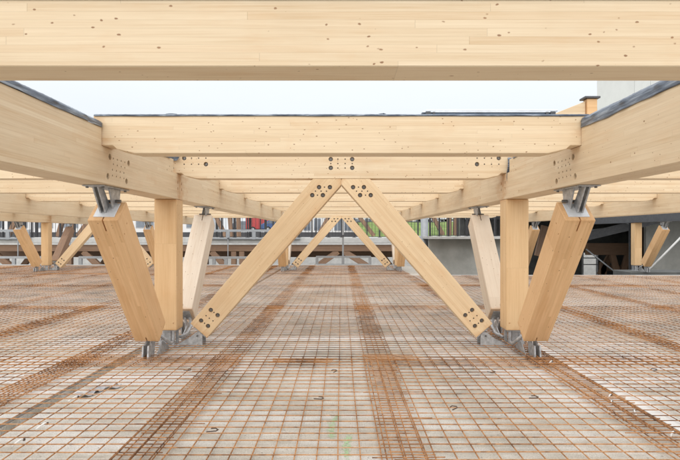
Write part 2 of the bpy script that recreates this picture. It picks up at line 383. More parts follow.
# ------------------------------------------------------------------ main beams along the view
H0, H1 = 34.6, 72.4          # underside and top of the main beams
CB, CT = 54.8, 80.2          # underside and top of the cross beams
CROSS_K = [0.327, 0.679, 0.988] + [KN + KS*n - 0.015 for n in range(1, 8)]
TH = 0.262                   # cross beam thickness
BW = 0.334                   # width of main beams, posts and braces
LINE = {-898: 'farthest left', -538: 'second left', -173.5: 'inner left', 173.5: 'inner right', 538: 'second right', 898: 'farthest right'}
def main_beam(lx, k0, k1, label, near):
    y0, y1 = k0*D, k1*D
    pts = [(y0, Z(H0)), (y1, Z(H0)), (y1, Z(H1))]
    for kc in reversed(CROSS_K):
        a, b = kc*D, kc*D+TH
        if a > y0 and a < y1-0.001 or b > y0 and b < y1:
            aa, bb = a-0.012, b+0.012
            if kc == 0.988: aa = a-0.17
            if bb >= y1-0.03: pts = pts[:-1] + [(y1, Z(60)), (max(aa, y0), Z(60)), (max(aa, y0), Z(H1))]; continue
            if aa <= y0+0.03: pts += [(bb, Z(H1)), (bb, Z(60)), (y0, Z(60))]; y0f = True; return_pts = pts; continue
            pts += [(bb, Z(H1)), (bb, Z(60)), (aa, Z(60)), (aa, Z(H1))]
    if not (abs(pts[-1][0]-y0) < 1e-6): pts.append((y0, Z(H1)))
    holes = []
    f = -1 if lx < 0 else 1
    if near == 'front':
        for kk, hh in ((.702, 54.2), (.7635, 54), (.696, 40.2), (.756, 39.8)): holes.append((kk*D, Z(hh), 'B'))
        for i in range(4):
            for j in range(4): holes.append(((.7125+i*.0125-(.003 if j < 2 else 0))*D, Z(41.5+j*4.1), 'd'))
        for j in (0, 1): holes.append((KN*D-0.10, Z(45+j*6), 'q'))
        holes += [(KN*D-0.62+i*.11, Z(60+(i % 2)*4), 'd') for i in range(4)]
    if near == 'back':
        for j in (0, 1): holes.append((KN*D+0.10, Z(45+j*6), 'q'))
        for kk in (1.17, 1.27, 1.31):
            for j in (0, 1): holes.append((kk*D, Z(41+j*13), 'd'))
        for kk in (1.37, 1.72, 2.06): holes.append((kk*D+0.28, Z(55), 'd'))
    return timber('glulam_main_beam', 'YZ', pts, BW if abs(lx) > 200 else BW, 0.0, M['wood'], lx*U, holes=holes, facing=f,
                  label=label, cat='beam', group='main beams running towards the back', bolts=(near != 'front'))
YS = [0.1, KN, KF+0.005, KF+0.62]
for lx in LX:
    names = {-173.5: 'left', 173.5: 'right'}
    if abs(lx) < 200:
        sd = names[lx]
        main_beam(lx, YS[0], KN-0.0005, f'big glulam beam rising out of the upper {sd} corner, grey membrane on top', 'front')
        main_beam(lx, KN+0.0005, YS[2]-0.0005, f'notched glulam beam running back from the near {sd} post into the distance', 'back')
        main_beam(lx, YS[2]+0.0005, YS[3], f'short glulam beam end beyond the far {sd} post of the middle bay', '')
    else:
        if lx == 898: continue
        sd = 'left' if lx < 0 else 'right'; w = 'outermost' if abs(lx) > 600 else 'second'
        main_beam(lx, KN+0.0005, YS[2]-0.0005, f'{w} glulam main beam on the {sd}, seen low behind the leaning brace', '')
        if lx != 538: main_beam(lx, YS[2]+0.0005, YS[3], f'end of the {w} {sd} main beam beyond its far post', '')

bm = bmesh.new(); box(bm, -.17, .17, -.5*D, .5*D, 0, .5); box(bm, -.22, .22, -.5*D, .5*D, -.03, -.002)
o = finish('roof_girder', bm, M['dksteel']); o.location = (898*U, KF*D, Z(H0)+.03); tag(o, 'dark girder resting on the far timber post in the hall', 'girder')
# ------------------------------------------------------------------ cross beams
def cross_beam(kc, x0, x1, label, holes=(), hb=CB, ht=CT, endl=True, endr=True, mat='wood'):
    y = kc*D+TH/2
    a, b = x0*U, x1*U
    pts = []
    if endl: pts += [(a, Z(60.2)), (a+13*U, Z(60.2)), (a+16*U, Z(57.6)), (a+28*U, Z(hb))]
    else: pts += [(a, Z(hb))]
    if endr: pts += [(b-28*U, Z(hb)), (b-16*U, Z(57.6)), (b-13*U, Z(60.2)), (b, Z(60.2))]
    else: pts += [(b, Z(hb))]
    pts += [(b, Z(ht)), (a, Z(ht))]
    return timber('glulam_cross_beam', 'XZ', pts, TH, 0.0, M[mat], y, holes=[(x*U, Z(h), k) for x, h, k in holes],
                  label=label, cat='beam', group='cross beams between the main beams')
BEAMS = []
cross_beam(0.327, -169, 169, 'thick glulam beam closest to the camera, spanning the whole top of the picture', ht=76.8)
cross_beam(0.679, -168.5, 168.5, 'pale cross beam with notched ends against the sky, metal sheets lying on it')
ch = []
for sx in (-1, 1):
    ch += [(sx*10.6, 74, 'B'), (sx*10.6, 65.4, 'B'), (sx*3.6, 74, 'd'), (sx*3.6, 69.6, 'd'), (sx*3.6, 65.2, 'd'), (sx*10.6, 69.6, 'd')]
    ch += [(sx*155.5, 75, 'B'), (sx*134, 69, 'B')] + [(sx*148.2, 75, 'd'), (sx*141.2, 75, 'd'), (sx*134, 75, 'd'), (sx*148.2, 69, 'd'), (sx*141.2, 69, 'd'), (sx*155.5, 69, 'd')]
cross_beam(0.988, -171, 171, 'cross beam carried by the large timber A frame, bolted above its peak', holes=ch)
bays = [(-898, -538), (-538, -173.5), (-173.5, 173.5), (173.5, 538), (538, 898), (-1258, -898)]
bayname = {(-898, -538): 'in the outer left bay', (-538, -173.5): 'in the bay left of the near left post', (-173.5, 173.5): 'of the middle bay behind the A frame',
           (173.5, 538): 'in the bay right of the near right post', (538, 898): 'in the outer right bay', (-1258, -898): 'at the far left edge'}
for n, kc in enumerate(CROSS_K[2:]):
    for b in bays:
        if n == 0 and b == (-173.5, 173.5): continue
        inner = min(abs(b[0]), abs(b[1])) if b[0]*b[1] > 0 else 0
        if inner/(kc+0.03) > 335: continue
        if b == (538, 898): continue
        h = []
        if n == 6 and b in ((-173.5, 173.5), (-898, -538)):
            cx = (b[0]+b[1])/2
            h = [(cx+sx*10.6, hh, 'B') for sx in (-1, 1) for hh in (74, 65.4)]
        lab = f'{ORD[n-1] if n else "front"} cross beam {bayname[b]}'
        cross_beam(kc, b[0]+2.5, b[1]-2.5, lab, holes=h)

# ------------------------------------------------------------------ posts
POSTS = [(-173.5, KN, 'near left upright glulam post under the main beam'), (173.5, KN, 'near right upright glulam post under the main beam'),
         (-898, KF, 'far upright timber post at the left edge'), (-538, KF, 'far timber post hidden behind the near left post'),
         (-173.5, KF, 'small far post beyond the left leg of the big A frame'), (173.5, KF, 'small far post beyond the right leg of the big A frame'),
         (538, KF, 'far timber post hidden behind the near right post'), (898, KF, 'far timber post inside the dark hall on the right')]
def post(lx, kc, label):
    h0 = -95
    pts = [(lx*U-BW/2, Z(h0)), (lx*U+BW/2, Z(h0)), (lx*U+BW/2, Z(H0)-0.004), (lx*U-BW/2, Z(H0)-0.004)]
    # grain runs up: build with the long axis vertical
    o = timber('timber_post', 'XZ', pts, BW, math.pi/2, M['wood_post'], kc*D, bevel=0.007, label=label, cat='post',
               group='upright posts', holes=[(lx*U + s*8*U*(1), Z(-88), 'n') for s in (-1, 1)] if kc < 2 else ())
    return o
for p in POSTS: post(*p)

# ------------------------------------------------------------------ braces along the view and their steel
def ybrace(lx, kc, sgn, label, mat):
    """sgn -1: rises towards the camera, +1: rises away"""
    K = lambda k: (kc + sgn*(KN-k))*D      # k given for the near brace of the near node
    pts = [(K(0.725), Z(10)), (K(0.893), Z(-96)), (K(0.924), Z(-81.6)), (K(0.756), Z(24.4))]
    if sgn > 0: pts = pts[::-1]
    th = math.atan2(Z(10)-Z(-96), K(0.725)-K(0.893))
    L = math.hypot(Z(10)-Z(-96), K(0.725)-K(0.893))
    inner = -1 if lx < 0 else 1            # local side that faces the middle
    holes = []
    if kc < 2 and sgn < 0:
        holes = [(K(0.757)-0.0, Z(8), 'n'), (K(0.749), Z(0), 'n'), (K(0.905), Z(-84), 'n'), (K(0.893), Z(-76), 'n')]
    slots = []
    if kc < 2:
        # slit for the steel tongue; seen on the face turned to the camera
        slots = [(L/2-0.16, L/2+0.02, -0.008, 0.008, -0.3, 0.3), (-L/2-0.02, -L/2+0.09, -0.008, 0.008, -0.3, 0.3)]
    o = timber('timber_brace', 'YZ', pts, BW, th, M[mat], lx*U, bevel=0.007, label=label, cat='brace', group='braces leaning along the main beams',
               holes=holes, slots=slots, facing=inner)
    # end plate recessed on the upper cut (a part of the brace)
    bm = bmesh.new(); a = L/2
    box(bm, a+0.002, a+0.014, -BW/2+0.05, BW/2-0.05, -BW/2+0.05, BW/2-0.05)
    finish('end_plate', bm, M['galv_pale'], o, 0.002)
    bm = bmesh.new(); box(bm, -a-0.014, -a-0.002, -BW/2+0.05, BW/2-0.05, -BW/2+0.05, BW/2-0.05)
    finish('foot_plate', bm, M['galv'], o, 0.002)
    return o
def top_bracket(lx, kc, sgn, label):
    K = lambda k: (kc + sgn*(KN-k))*D
    x = lx*U; inner = 1 if lx < 0 else -1
    e = empty('steel_bracket', (x, K(0.74), Z(20)), label, 'bracket', 'steel brackets under the main beams')
    ox, oy, oz = e.location
    bm = bmesh.new(); y0, y1 = sorted((K(0.698), K(0.782)))
    box(bm, -BW/2+0.05, BW/2-0.05, y0-oy, y1-oy, Z(H0)-0.016-oz, Z(H0)-0.003-oz)
    finish('seat_plate', bm, M['galv'], e, 0.002)
    for off, spread_ in ((-0.052, 0), (0.0, 0), (0.060, 1)):
        bm = bmesh.new(); X = off*inner
        top = Z(H0)-0.016
        if spread_: prof = [(0.728, top), (0.765, top), (0.762, Z(24)), (0.745, Z(14))]
        else: prof = [(0.711, top), (0.727, top), (0.750, Z(19.6)), (0.737, Z(13.2))]
        prism(bm, [(K(k)-oy, z-oz) for k, z in prof], 'x', X-0.009, X+0.009)
        finish('fin_plate', bm, M['galv'], e, 0.002)
    for kk in (0.704, 0.776):
        for sx in (-.085, .085):
            bm = bmesh.new(); c_ = K(kk)-oy
            prism(bm, [(sx+.017*math.cos(j*math.pi/3), c_+.017*math.sin(j*math.pi/3)) for j in range(6)], 'z', Z(H0)-0.032-oz, Z(H0)-0.018-oz); finish('nut', bm, M['bolt'], e)
    bm = bmesh.new(); tube(bm, [(-0.09*inner, K(0.748)-oy, Z(24.5)-oz), (0.13*inner, K(0.748)-oy, Z(24.5)-oz)], 0.018, 10)
    finish('pin', bm, M['bolt'], e)
    return e
nm = lambda lx: {-173.5: 'left', 173.5: 'right', -538: 'second left', 538: 'second right', -898: 'farthest left', 898: 'farthest right'}[lx]
for lx in (-173.5, 173.5):
    s = nm(lx)
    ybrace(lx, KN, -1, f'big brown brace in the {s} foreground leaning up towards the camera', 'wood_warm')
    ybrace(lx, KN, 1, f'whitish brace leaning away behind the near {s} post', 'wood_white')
    top_bracket(lx, KN, -1, f'galvanised bracket joining the big {s} foreground brace to its main beam')
    top_bracket(lx, KN, 1, f'bracket on top of the whitish brace behind the near {s} post')
for lx in (-898, -538, -173.5, 173.5, 538, 898):
    s = {-898: 'at the left edge', -538: 'seen past the near left post', -173.5: 'in the middle bay, left', 173.5: 'in the middle bay, right', 538: 'seen past the near right post', 898: 'in the dark hall on the right'}[lx]
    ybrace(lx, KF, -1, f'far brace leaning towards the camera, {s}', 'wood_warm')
    top_bracket(lx, KF, -1, f'far bracket on the brace {s}')
    if lx in (-173.5, 173.5, -898):
        ybrace(lx, KF, 1, f'far brace leaning away from the camera, {s}', 'wood_white' if abs(lx) < 200 else 'wood_old')  # outer brace takes the dark wood to stand for shadow on it
        top_bracket(lx, KF, 1, f'far bracket on the brace leaning away, {s}')

# ------------------------------------------------------------------ A frames across the view
def aleg(cx, kc, sgn, label, near=True):
    """sgn -1 left leg, +1 right leg; coordinates for the left leg of the first frame"""
    q = 0.988
    X = lambda x: (cx + (x if sgn < 0 else -x))*U
    base = [(-151, -89.6), (-134.5, -103.8), (-0.12, 49.2), (-0.12, 54.4), (-28.6, 54.4)]
    pts = [(X(x*q), Z(h*q if h < 54 else h)) for x, h in base]
    th = math.atan2(154.3, 133)
    if sgn > 0: pts = pts[::-1]; th = math.pi - th
    holes = []
    def H(a, b, k): holes.append((X(a*q), Z(b*q), k))
    for a, b in ((-22.4, 46.8), (-11.6, 46.8), (-29.2, 38.8), (-18.6, 38.8)): H(a, b, 'B')
    for a, b in ((-17, 46.8), (-24, 38.8), (-26, 42.8), (-20.4, 42.8), (-15, 42.8)): H(a, b, 'd')
    for a, b in ((-130.6, -76.0), (-123.8, -81.2), (-140.3, -86.6), (-133.4, -92.0)): H(a, b, 'B')
    for a, b in ((-127.4, -78.4), (-136.8, -89.2), (-135.3, -81.6), (-132, -84.2), (-128.4, -86.8)): H(a, b, 'd')
    o = timber('timber_a_frame_leg', 'XZ', pts, 0.30, th, M['wood_leg'], kc*D-0.005, bevel=0.006, holes=holes, label=label, cat='brace', group='legs of the timber A frames')
    L = 2*max(abs(v.co.x) for v in o.data.vertices)
    mn = min(v.co.x for v in o.data.vertices)
    bm = bmesh.new(); box(bm, mn-0.03, mn-0.002, -0.10, 0.10, -0.11, 0.11)
    finish('foot_plate', bm, M['galv'], o, 0.003)
    return o
aleg(0, KN, -1, 'left leg of the large timber A frame in the middle')
aleg(0, KN, 1, 'right leg of the large timber A frame in the middle')
aleg(0, KF, -1, 'left leg of the small far A frame seen through the large one')
aleg(0, KF, 1, 'right leg of the small far A frame seen through the large one')
aleg(-718, KF, -1, 'far A frame leg beside the post at the left edge')
aleg(-718, KF, 1, 'far A frame leg ending behind the near left post')

# ------------------------------------------------------------------ steel feet at the nodes
def node(lx, kc, label, near=True, zf=ZF, aside=True, back=True):
    x = lx*U; y = kc*D; inner = 1 if lx < 0 else -1
    e = empty('steel_post_foot', (x, y, zf), label, 'steel foot', 'steel feet under the posts')
    p = lambda name, *bx, bevel=0.003: part(name, M['galv'], e, *bx, bevel=bevel)
    top = Z(-95) - zf
    p('base_plate', (-0.2, 0.2, -0.2, 0.2, 0.0, 0.02))
    p('cap_plate', (-0.15, 0.15, -0.15, 0.15, top-0.018, top-0.002))
    if near:
        for sx in (-1, 1):
            for sy in (-1, 1):
                p('stub', (sx*0.10-0.02, sx*0.10+0.02, sy*0.10-0.02, sy*0.10+0.02, 0.018, top-0.016))
    p('stem', (-0.045, 0.045, -0.045, 0.045, 0.018, top-0.016))
    # twin tongues that hold the leaning braces
    def K(k, sg): return (KN-k)*D*sg
    for sg in ((-1, 1) if back else (-1,)):
        for off in (-0.036, 0.036):
            bm = bmesh.new()
            prism(bm, [(K(0.882, sg), 0.0), (K(0.91, sg), 0.0), (K(0.918, sg), Z(-91)-zf), (K(0.895, sg), Z(-99.5)-zf), (K(0.885, sg), Z(-99)-zf)], 'x', off-0.011, off+0.011)
            finish('tongue', bm, M['galv'], e, 0.002)
        bm = bmesh.new()
        prism(bm, [(K(0.90, sg), 0.0), (K(0.965, sg), 0.0), (K(0.965, sg), 0.06), (K(0.93, sg), 0.2)], 'x', 0.10*inner-0.008, 0.10*inner+0.008)
        finish('side_plate', bm, M['galv'], e, 0.002)
        bm = bmesh.new()
        z = 0.10
        tube(bm, [(0.12*inner, K(0.985, sg), z), (0.16*inner, K(0.955, sg), z+0.01), (0.17*inner, K(0.93, sg), z+0.09), (0.11*inner, K(0.915, sg), z+0.2)], 0.022, 8)
        finish('bent_strut', bm, M['galv'], e, smooth=True)
    if aside:
        bm = bmesh.new(); t0 = 19.5; s = inner*U
        prism(bm, [((t0+16)*s*1.0, 0.0), (t0*s-14*s, 0.0), (t0*s+2*s, 0.12), (t0*s+9*s, Z(-98)-zf), (t0*s+14*s, Z(-97)-zf), ((t0+16)*s, Z(-100)-zf)], 'y', -0.11, -0.095)
        finish('gusset_plate', bm, M['galv'], e, 0.002)
        bm = bmesh.new()
        prism(bm, [((t0+16)*s*1.0, 0.0), (t0*s-14*s, 0.0), (t0*s+2*s, 0.12), (t0*s+9*s, Z(-98)-zf), (t0*s+14*s, Z(-97)-zf), ((t0+16)*s, Z(-100)-zf)], 'y', 0.095, 0.11)
        finish('gusset_plate', bm, M['galv'], e, 0.002)
        bm = bmesh.new(); tube(bm, [((t0+11)*s, -0.13, 0.165), ((t0+11)*s, 0.13, 0.165)], 0.014, 8)
        finish('pin', bm, M['bolt'], e)
    return e
node(-173.5, KN, 'galvanised foot under the near left post, holding three braces')
node(173.5, KN, 'galvanised foot under the near right post, holding three braces')
node(-173.5, KF, 'small far steel foot at the left leg of the far A frame')
node(173.5, KF, 'small far steel foot at the right leg of the far A frame')
node(-898, KF, 'far steel foot under the post at the left edge')
node(-538, KF, 'far steel foot behind the near left post')
PLZ = ZF

# ------------------------------------------------------------------ membranes over the beams
def membrane(name, x0, x1, y0, y1, z, lift, drop, label, seed, along='y', inner=1):
    """sheet folded over a beam: flat on top, a lumpy fold along the inner edge"""
    rnd = random.Random(seed); bm = bmesh.new()
    n = max(8, int(((y1-y0) if along == 'y' else (x1-x0))/0.025))
    def wob(t, a, f): return a*(math.sin(t*f+seed)+0.6*math.sin(t*f*2.3+seed*2)+0.4*math.sin(t*f*5.1+seed*.7))
    rows = []
    for i in range(n+1):
        t = i/n
        s = (y0+(y1-y0)*t) if along == 'y' else (x0+(x1-x0)*t)
        l = lift*(1+wob(s, .03, 2.1))+rnd.uniform(-.0015, .0015); d = max(0.004, drop*(1+wob(s, .35, 3.3)))
        lo, hi = (x0, x1) if along == 'y' else (y0, y1)
        w = hi-lo
        cr = max(0.0, math.sin(s*17+seed)*math.sin(s*6.1))**2
        if along == 'y': sec = [(-0.006-.010*cr, -d), (-0.008-.004*cr, -d*.3), (-0.004, l*0.35+.01*cr), (-.008-.014*cr, l*0.6), (0.006, l*.93), (0.03, l+.004*cr), (w*.35, l*.98+wob(s, .004, 5)), (w*.7, l*.9), (w-.01, l*.82), (w+.006, l*.5), (w+.011, -d*0.7)]
        else: sec = [(-0.008, -d), (-0.010, 0.0), (-0.002, l*0.8), (0.03, l), (w*.5, l*.8), (w+.008, l*.6), (w+.011, -d*0.7)]
        row = []
        for a, b in sec:
            a2 = a if (inner < 0) else a
            c = (lo + a2) if inner < 0 else (hi - a2)
            row.append(bm.verts.new((c, s, z+b) if along == 'y' else (s, c, z+b)))
        rows.append(row)
    for a, b in zip(rows, rows[1:]):
        for j in range(len(a)-1): bm.faces.new([a[j], a[j+1], b[j+1], b[j]])
    bmesh.ops.recalc_face_normals(bm, faces=bm.faces)
    o = finish(name, bm, M['membrane'], None, smooth=True, recalc=False)
    md = o.modifiers.new('s', 'SOLIDIFY'); md.thickness = 0.003; md.offset = 1
    # give it an origin of its own
    c = Vector(((x0+x1)/2, (y0+y1)/2, z)); o.data.transform(Matrix.Translation(-c)); o.location = c
    return tag(o, label, 'membrane', 'grey sheets covering the beams')
for lx, sd in ((-173.5, 'left'), (173.5, 'right')):
    xa, xb = lx*U-BW/2, lx*U+BW/2
    big = sd == 'right'
    membrane('waterproof_membrane', xa, xb, 0.327*D+TH+0.03, 0.679*D-0.02, Z(H1)+0.004, 0.090 if big else 0.058, 0.016 if big else 0.008,
             f'grey blue membrane folded over the {sd} main beam in front of the sky', 3 if big else 11, inner=(-1 if lx > 0 else 1))
    membrane('waterproof_membrane', xa, xb, 0.679*D+TH+0.02, 0.95*D-0.05, Z(H1)+0.004, 0.03, 0.02, f'membrane strip on the {sd} main beam behind the sky lit cross beam', 5 if big else 13, inner=(-1 if lx > 0 else 1))
membrane('waterproof_membrane', -168*U, 168*U, 0.679*D+0.002, 0.679*D+TH, Z(CT)+0.004, 0.014, 0.006, 'thin dark membrane on the sky lit cross beam', 8, along='x', inner=-1)
membrane('waterproof_membrane', -168*U, 168*U, 0.327*D+0.002, 0.327*D+TH, Z(76.8)+0.004, 0.004, 0.003, 'dark membrane along the top of the closest beam', 21, along='x', inner=-1)
# loose flaps hanging at the ends of the A frame beam
def flap(x, y, z0, z1, w, label, seed):
    bm = bmesh.new(); n, m_ = 12, 6; rows = []
    for i in range(n+1):
        t = i/n; z = z1+(z0-z1)*t; row = []
        for j in range(m_+1):
            s = j/m_-.5
            row.append(bm.verts.new((s*w*(1-.55*t*t)+0.02*math.sin(t*5+seed), 0.025*math.sin(s*9+t*3+seed)+0.02*t, z-z1)))
        rows.append(row)
    for a, b in zip(rows, rows[1:]):
        for j in range(m_): bm.faces.new([a[j], a[j+1], b[j+1], b[j]])
    o = finish('membrane_flap', bm, M['membrane'], None, smooth=True); o.location = (x, y, z1)
    o.modifiers.new('s', 'SOLIDIFY').thickness = 0.004
    return tag(o, label, 'membrane')
flap(165.5*U, 0.988*D-0.05, Z(48), Z(75), 0.10, 'dark membrane flap hanging at the right end of the A frame cross beam', 1.0)
flap(-168*U, 0.988*D-0.07, Z(72), Z(79), 0.34, 'small blue grey membrane flap at the left end of the A frame cross beam', 2.6)
# crumpled scraps on the cross beam
for i, (px, w) in enumerate(((172, 14), (382, 9))):
    bm = bmesh.new(); bmesh.ops.create_icosphere(bm, subdivisions=2, radius=1)
    for v in bm.verts: v.co = Vector((v.co.x*w*U*.36*(1+random.uniform(-.2, .2)), v.co.y*.06*(1+random.uniform(-.3, .3)), v.co.z*.018*(1+random.uniform(-.4, .4))))
    o = finish('membrane_scrap', bm, M['membrane']); o.location = ((px-VX)*0.69*U, 0.69*D, Z(CT)+0.026)
    tag(o, ('crumpled membrane scrap on the left part of the sky lit cross beam', 'tiny membrane scrap beside the metal sheets on the cross beam')[i], 'scrap')

# ------------------------------------------------------------------ metal sheets and stub on the roof
e = empty('metal_sheet_bundle', ((489-VX)*0.69*U, 0.679*D+.11, Z(CT)+0.018), 'long bright metal sheets bundled on the right half of the sky lit cross beam', 'sheet bundle')
w = 67.5*0.69*U
part('lower_profile', M['bluesheet'], e, (-w+.03, w-.03, -.06, .12, 0.002, 0.024), bevel=.005)
part('upper_sheet', M['sheet'], e, (-w, w-.02, -.07, .12, 0.026, 0.040), bevel=.004)
part('upper_sheet', M['sheet'], e, (-w+.04, w, -.06, .13, 0.043, 0.060), bevel=.005)
for s_ in (-1, 1): part('clip', M['dksteel'], e, (s_*(w-.06)-.025, s_*(w-.06)+.025, -.085, -.072, 0.0, 0.035), (s_*(w-.12)-.012, s_*(w-.12)+.012, -.085, -.072, 0.0, 0.03))
e = empty('folded_metal_flashing', ((583-VX)*0.80*U, 0.80*D, Z(CT)-0.02), 'short folded metal flashing lying beside the capped timber stub', 'flashing')
part('sheet', M['sheet'], e, (-.20, .16, -.10, .1, 0.0, 0.03), (-.12, .2, -.05, .12, 0.034, 0.05), bevel=.004)
part('rib', M['bluesheet'], e, (-.12, .14, -.112, -.102, 0.008, 0.018))
yk = 0.86
e = empty('capped_timber_stub', ((591-VX)*yk*U, yk*D, Z(60)), 'short timber stub with dark metal cap on the right above the beams', 'post')
part('stub', M['wood_warm'], e, (-.075, .055, -.06, .06, 0, Z(115.5)-Z(60)), bevel=.004)
part('cap', M['dksteel'], e, (-.115, .085, -.09, .09, Z(115.7)-Z(60), Z(117.4)-Z(60)), bevel=.004)
bm = bmesh.new(); X0, X1 = (553-591)*yk*U, -0.08
prism(bm, [(X0, Z(100)-Z(107)), (X1, Z(100)-Z(107)), (X1, 7*U), (X0, -4*U)], 'y', -.04, .04)
o = finish('sloping_board', bm, M['wood'], None, .003); o.location = ((591-VX)*yk*U, yk*D+.02, Z(107)); tag(o, 'pale sloping board leaning against the capped timber stub', 'board')

# ------------------------------------------------------------------ floor
def sheet(name, x0, x1, y0, y1, z, t, mat): 
    bm = bmesh.new(); box(bm, x0, x1, y0, y1, z-t, z); return struct(name, bm, mat)
XE = 240*U; KE, KR = 3.50*D, 2.66*D
JX0, JX1 = -192*U, 189*U
yj = 1.035*D
sheet('floor_slab', -26, JX0-0.06, 1.0, yj, ZF, .25, M['floor']); sheet('floor_slab', JX0+0.05, JX1, 1.0, yj, ZF, .25, M['floor'])
sheet('floor_slab', JX1+0.21, 26, 1.0, yj, ZF, .25, M['floor'])
sheet('floor_slab', -26, JX0-0.06, yj+0.05, KE, ZF, .25, M['floor']); sheet('floor_slab', JX0+0.05, JX1, yj+0.05, KE, ZF, .25, M['floor'])
sheet('floor_slab', JX1+0.21, 26, yj+0.05, KR, ZF, .25, M['floor'])
sheet('floor_slab', JX1+0.002, XE, KR+0.002, KE, ZF-.004, .25, M['floor'])
sheet('floor_joint_bed', -26, 26, 1.0, KR, ZF-.055, .1, M['concwall'])
sheet('concrete_strip', JX1+0.03, JX1+0.20, 1.0, yj, ZF+.012, .06, M['whiteplastic'])
sheet('concrete_strip', JX1+0.05, JX1+0.17, yj+.05, KR, ZF+.008, .06, M['concpale'])
sheet('concrete_strip', -26, 26, yj+0.012, yj+0.04, ZF-.01, .06, M['concpale'])
bm = bmesh.new(); box(bm, XE, 26, KR+0.003, KR+0.25, ZF-.3, ZF+.03); o = struct('kerb', bm, M['concpale'], bevel=.01)
bm = bmesh.new(); box(bm, -26, XE-0.003, KE+0.003, KE+0.18, ZF-.3, ZF+.06); o = struct('kerb', bm, M['concpale'], bevel=.01)
# low formwork boards on the joints
def boardm(label, x0, x1, y0, y1, z1, mat='concpale'):
    cx, cy = (x0+x1)/2, (y0+y1)/2
    bm = bmesh.new(); box(bm, x0-cx, x1-cx, y0-cy, y1-cy, 0, z1); o = finish('joint_profile', bm, M[mat], None, .003); o.location = (cx, cy, ZF+.001)
    return tag(o, label, 'profile')
boardm('grey edge profile along the left floor joint in the foreground', JX0-0.10, JX0-0.07, 3.2, yj-.1, .022, 'joint')
boardm('pale strip laid along the cross joint behind the near posts', -2.4, 2.4, yj+.10, yj+.42, .010, 'whiteplastic')

# ------------------------------------------------------------------ reinforcement mats
rowy = [3.05, 7.35, 12.7, 18.1, 23.4, KE-.1]
rown = ['nearest', 'second', 'third', 'fourth', 'farthest']
PX = 0.162
mats = []
for r in range(5):
    ya, yb = rowy[r]-0.30, rowy[r+1]+(0.25 if r < 4 else 0)
    if r == 0: ya = 3.1
    cols = []
    for c in range(len(MATX)-1):
        xa, xb = MATX[c]-0.16, MATX[c+1]+0.16
        # only mats the picture can show
        lim = 345*yb/F
        if xa > lim or xb < -lim: continue
        yend = yb
        if xa > XE-1.5 and r >= 3: 
            if ya > KR-1: continue
            yend = min(yb, KR-.05)
        cols.append((xa, xb, yend))
    for i, (xa, xb, yend) in enumerate(cols): mats.append((r, i, len(cols), xa, xb, ya, yend))
def rod(bm, p, q, r):
    p = Vector(p); q = Vector(q); d = (q-p).normalized(); s = d.cross(Vector((0, 0, 1))).normalized(); t = Vector((0, 0, 1))
    A = []
    for e_ in (p, q): A.append([bm.verts.new(e_+s*r*math.cos(math.pi/3*j+.5)+t*r*math.sin(math.pi/3*j+.5)) for j in range(6)])
    for j in range(6): bm.faces.new([A[0][j], A[0][(j+1) % 6], A[1][(j+1) % 6], A[1][j]])
rnd = random.Random(4)
for r, i, n, xa, xb, ya, yb in mats:
    cx, cy = (xa+xb)/2, (ya+yb)/2
    bm = bmesh.new(); br = (0.0052, 0.0044, 0.0032, 0.0028, 0.0028)[r]
    z0 = 0.030 + 0.012*((i+r) % 2)
    nx = int(round((xb-xa-0.06)/PX)); ny = int((yb-ya)/.153)
    sk = rnd.uniform(-.004, .004); ph = rnd.uniform(-.03, .03)
    seg = max(1, int((yb-ya)/1.3))
    for a in range(nx+1):
        x = xa+0.03+a*(xb-xa-0.06)/nx
        zs = [z0+rnd.uniform(-.004, .004) for _ in range(seg+1)]; xs = [x+rnd.uniform(-.004, .004) for _ in range(seg+1)]
        for s in range(seg):
            rod(bm, (xs[s]-cx+sk*s, ya+(yb-ya)*s/seg-cy, zs[s]), (xs[s+1]-cx+sk*(s+1), ya+(yb-ya)*(s+1)/seg-cy, zs[s+1]), br)
    for b in range(ny+1):
        y = ya+0.05+b*.153+ph
        if y > yb: break
        j0, j1 = rnd.uniform(-.05, .05), rnd.uniform(-.05, .05)
        zz = z0+br*2+rnd.uniform(-.002, .002)
        rod(bm, (xa-cx+j0, y-cy+rnd.uniform(-.006, .006), zz), (xb-cx+j1, y-cy+rnd.uniform(-.006, .006), zz), br*(1.0 if r else .95))
    o = finish('reinforcement_mat', bm, M['rust'], None, recalc=False); o.location = (cx, cy, ZF)
    tag(o, f'rusty welded reinforcement mat, {ORD[i]} from the left in the {rown[r]} row of mats', 'rebar mat', 'rusty reinforcement mats laid on the floor')
# extra loose bars on the laps
k = 0
for cx in MATX[6:12]:
    lst = [(3.1, 7.6)] if abs(cx) < 2.2 else [(4.6, 11.5)]
    if abs(cx) < 1: lst.append((12.0, 16.0))
    for (ya, yb) in lst:
        bm = bmesh.new()
        for q in range(3):
            x = -.16+q*.14+rnd.uniform(-.02, .02)
            rod(bm, (x, ya-(ya+yb)/2, .062), (x+rnd.uniform(-.04, .04), yb-(ya+yb)/2, .058), .0058)
        for q in range(int((yb-ya)/.9)):
            y = ya-(ya+yb)/2+q*.9+rnd.uniform(-.1, .1); rod(bm, (-.26+rnd.uniform(-.1, .1), y, .070), (.26+rnd.uniform(-.1, .1), y+.01, .070), .0045)
        o = finish('lap_bar_ladder', bm, M['rust'], None, recalc=False); o.location = (cx, (ya+yb)/2, ZF)
        where = ['far left', 'left', 'middle left', 'middle right', 'right', 'far right'][MATX.index(cx)-6]
        tag(o, f'darker doubled bars over the {where} mat lap, {"foreground" if ya < 11 else "farther back"}', 'rebar', 'doubled bars lying along the mat laps'); k += 1
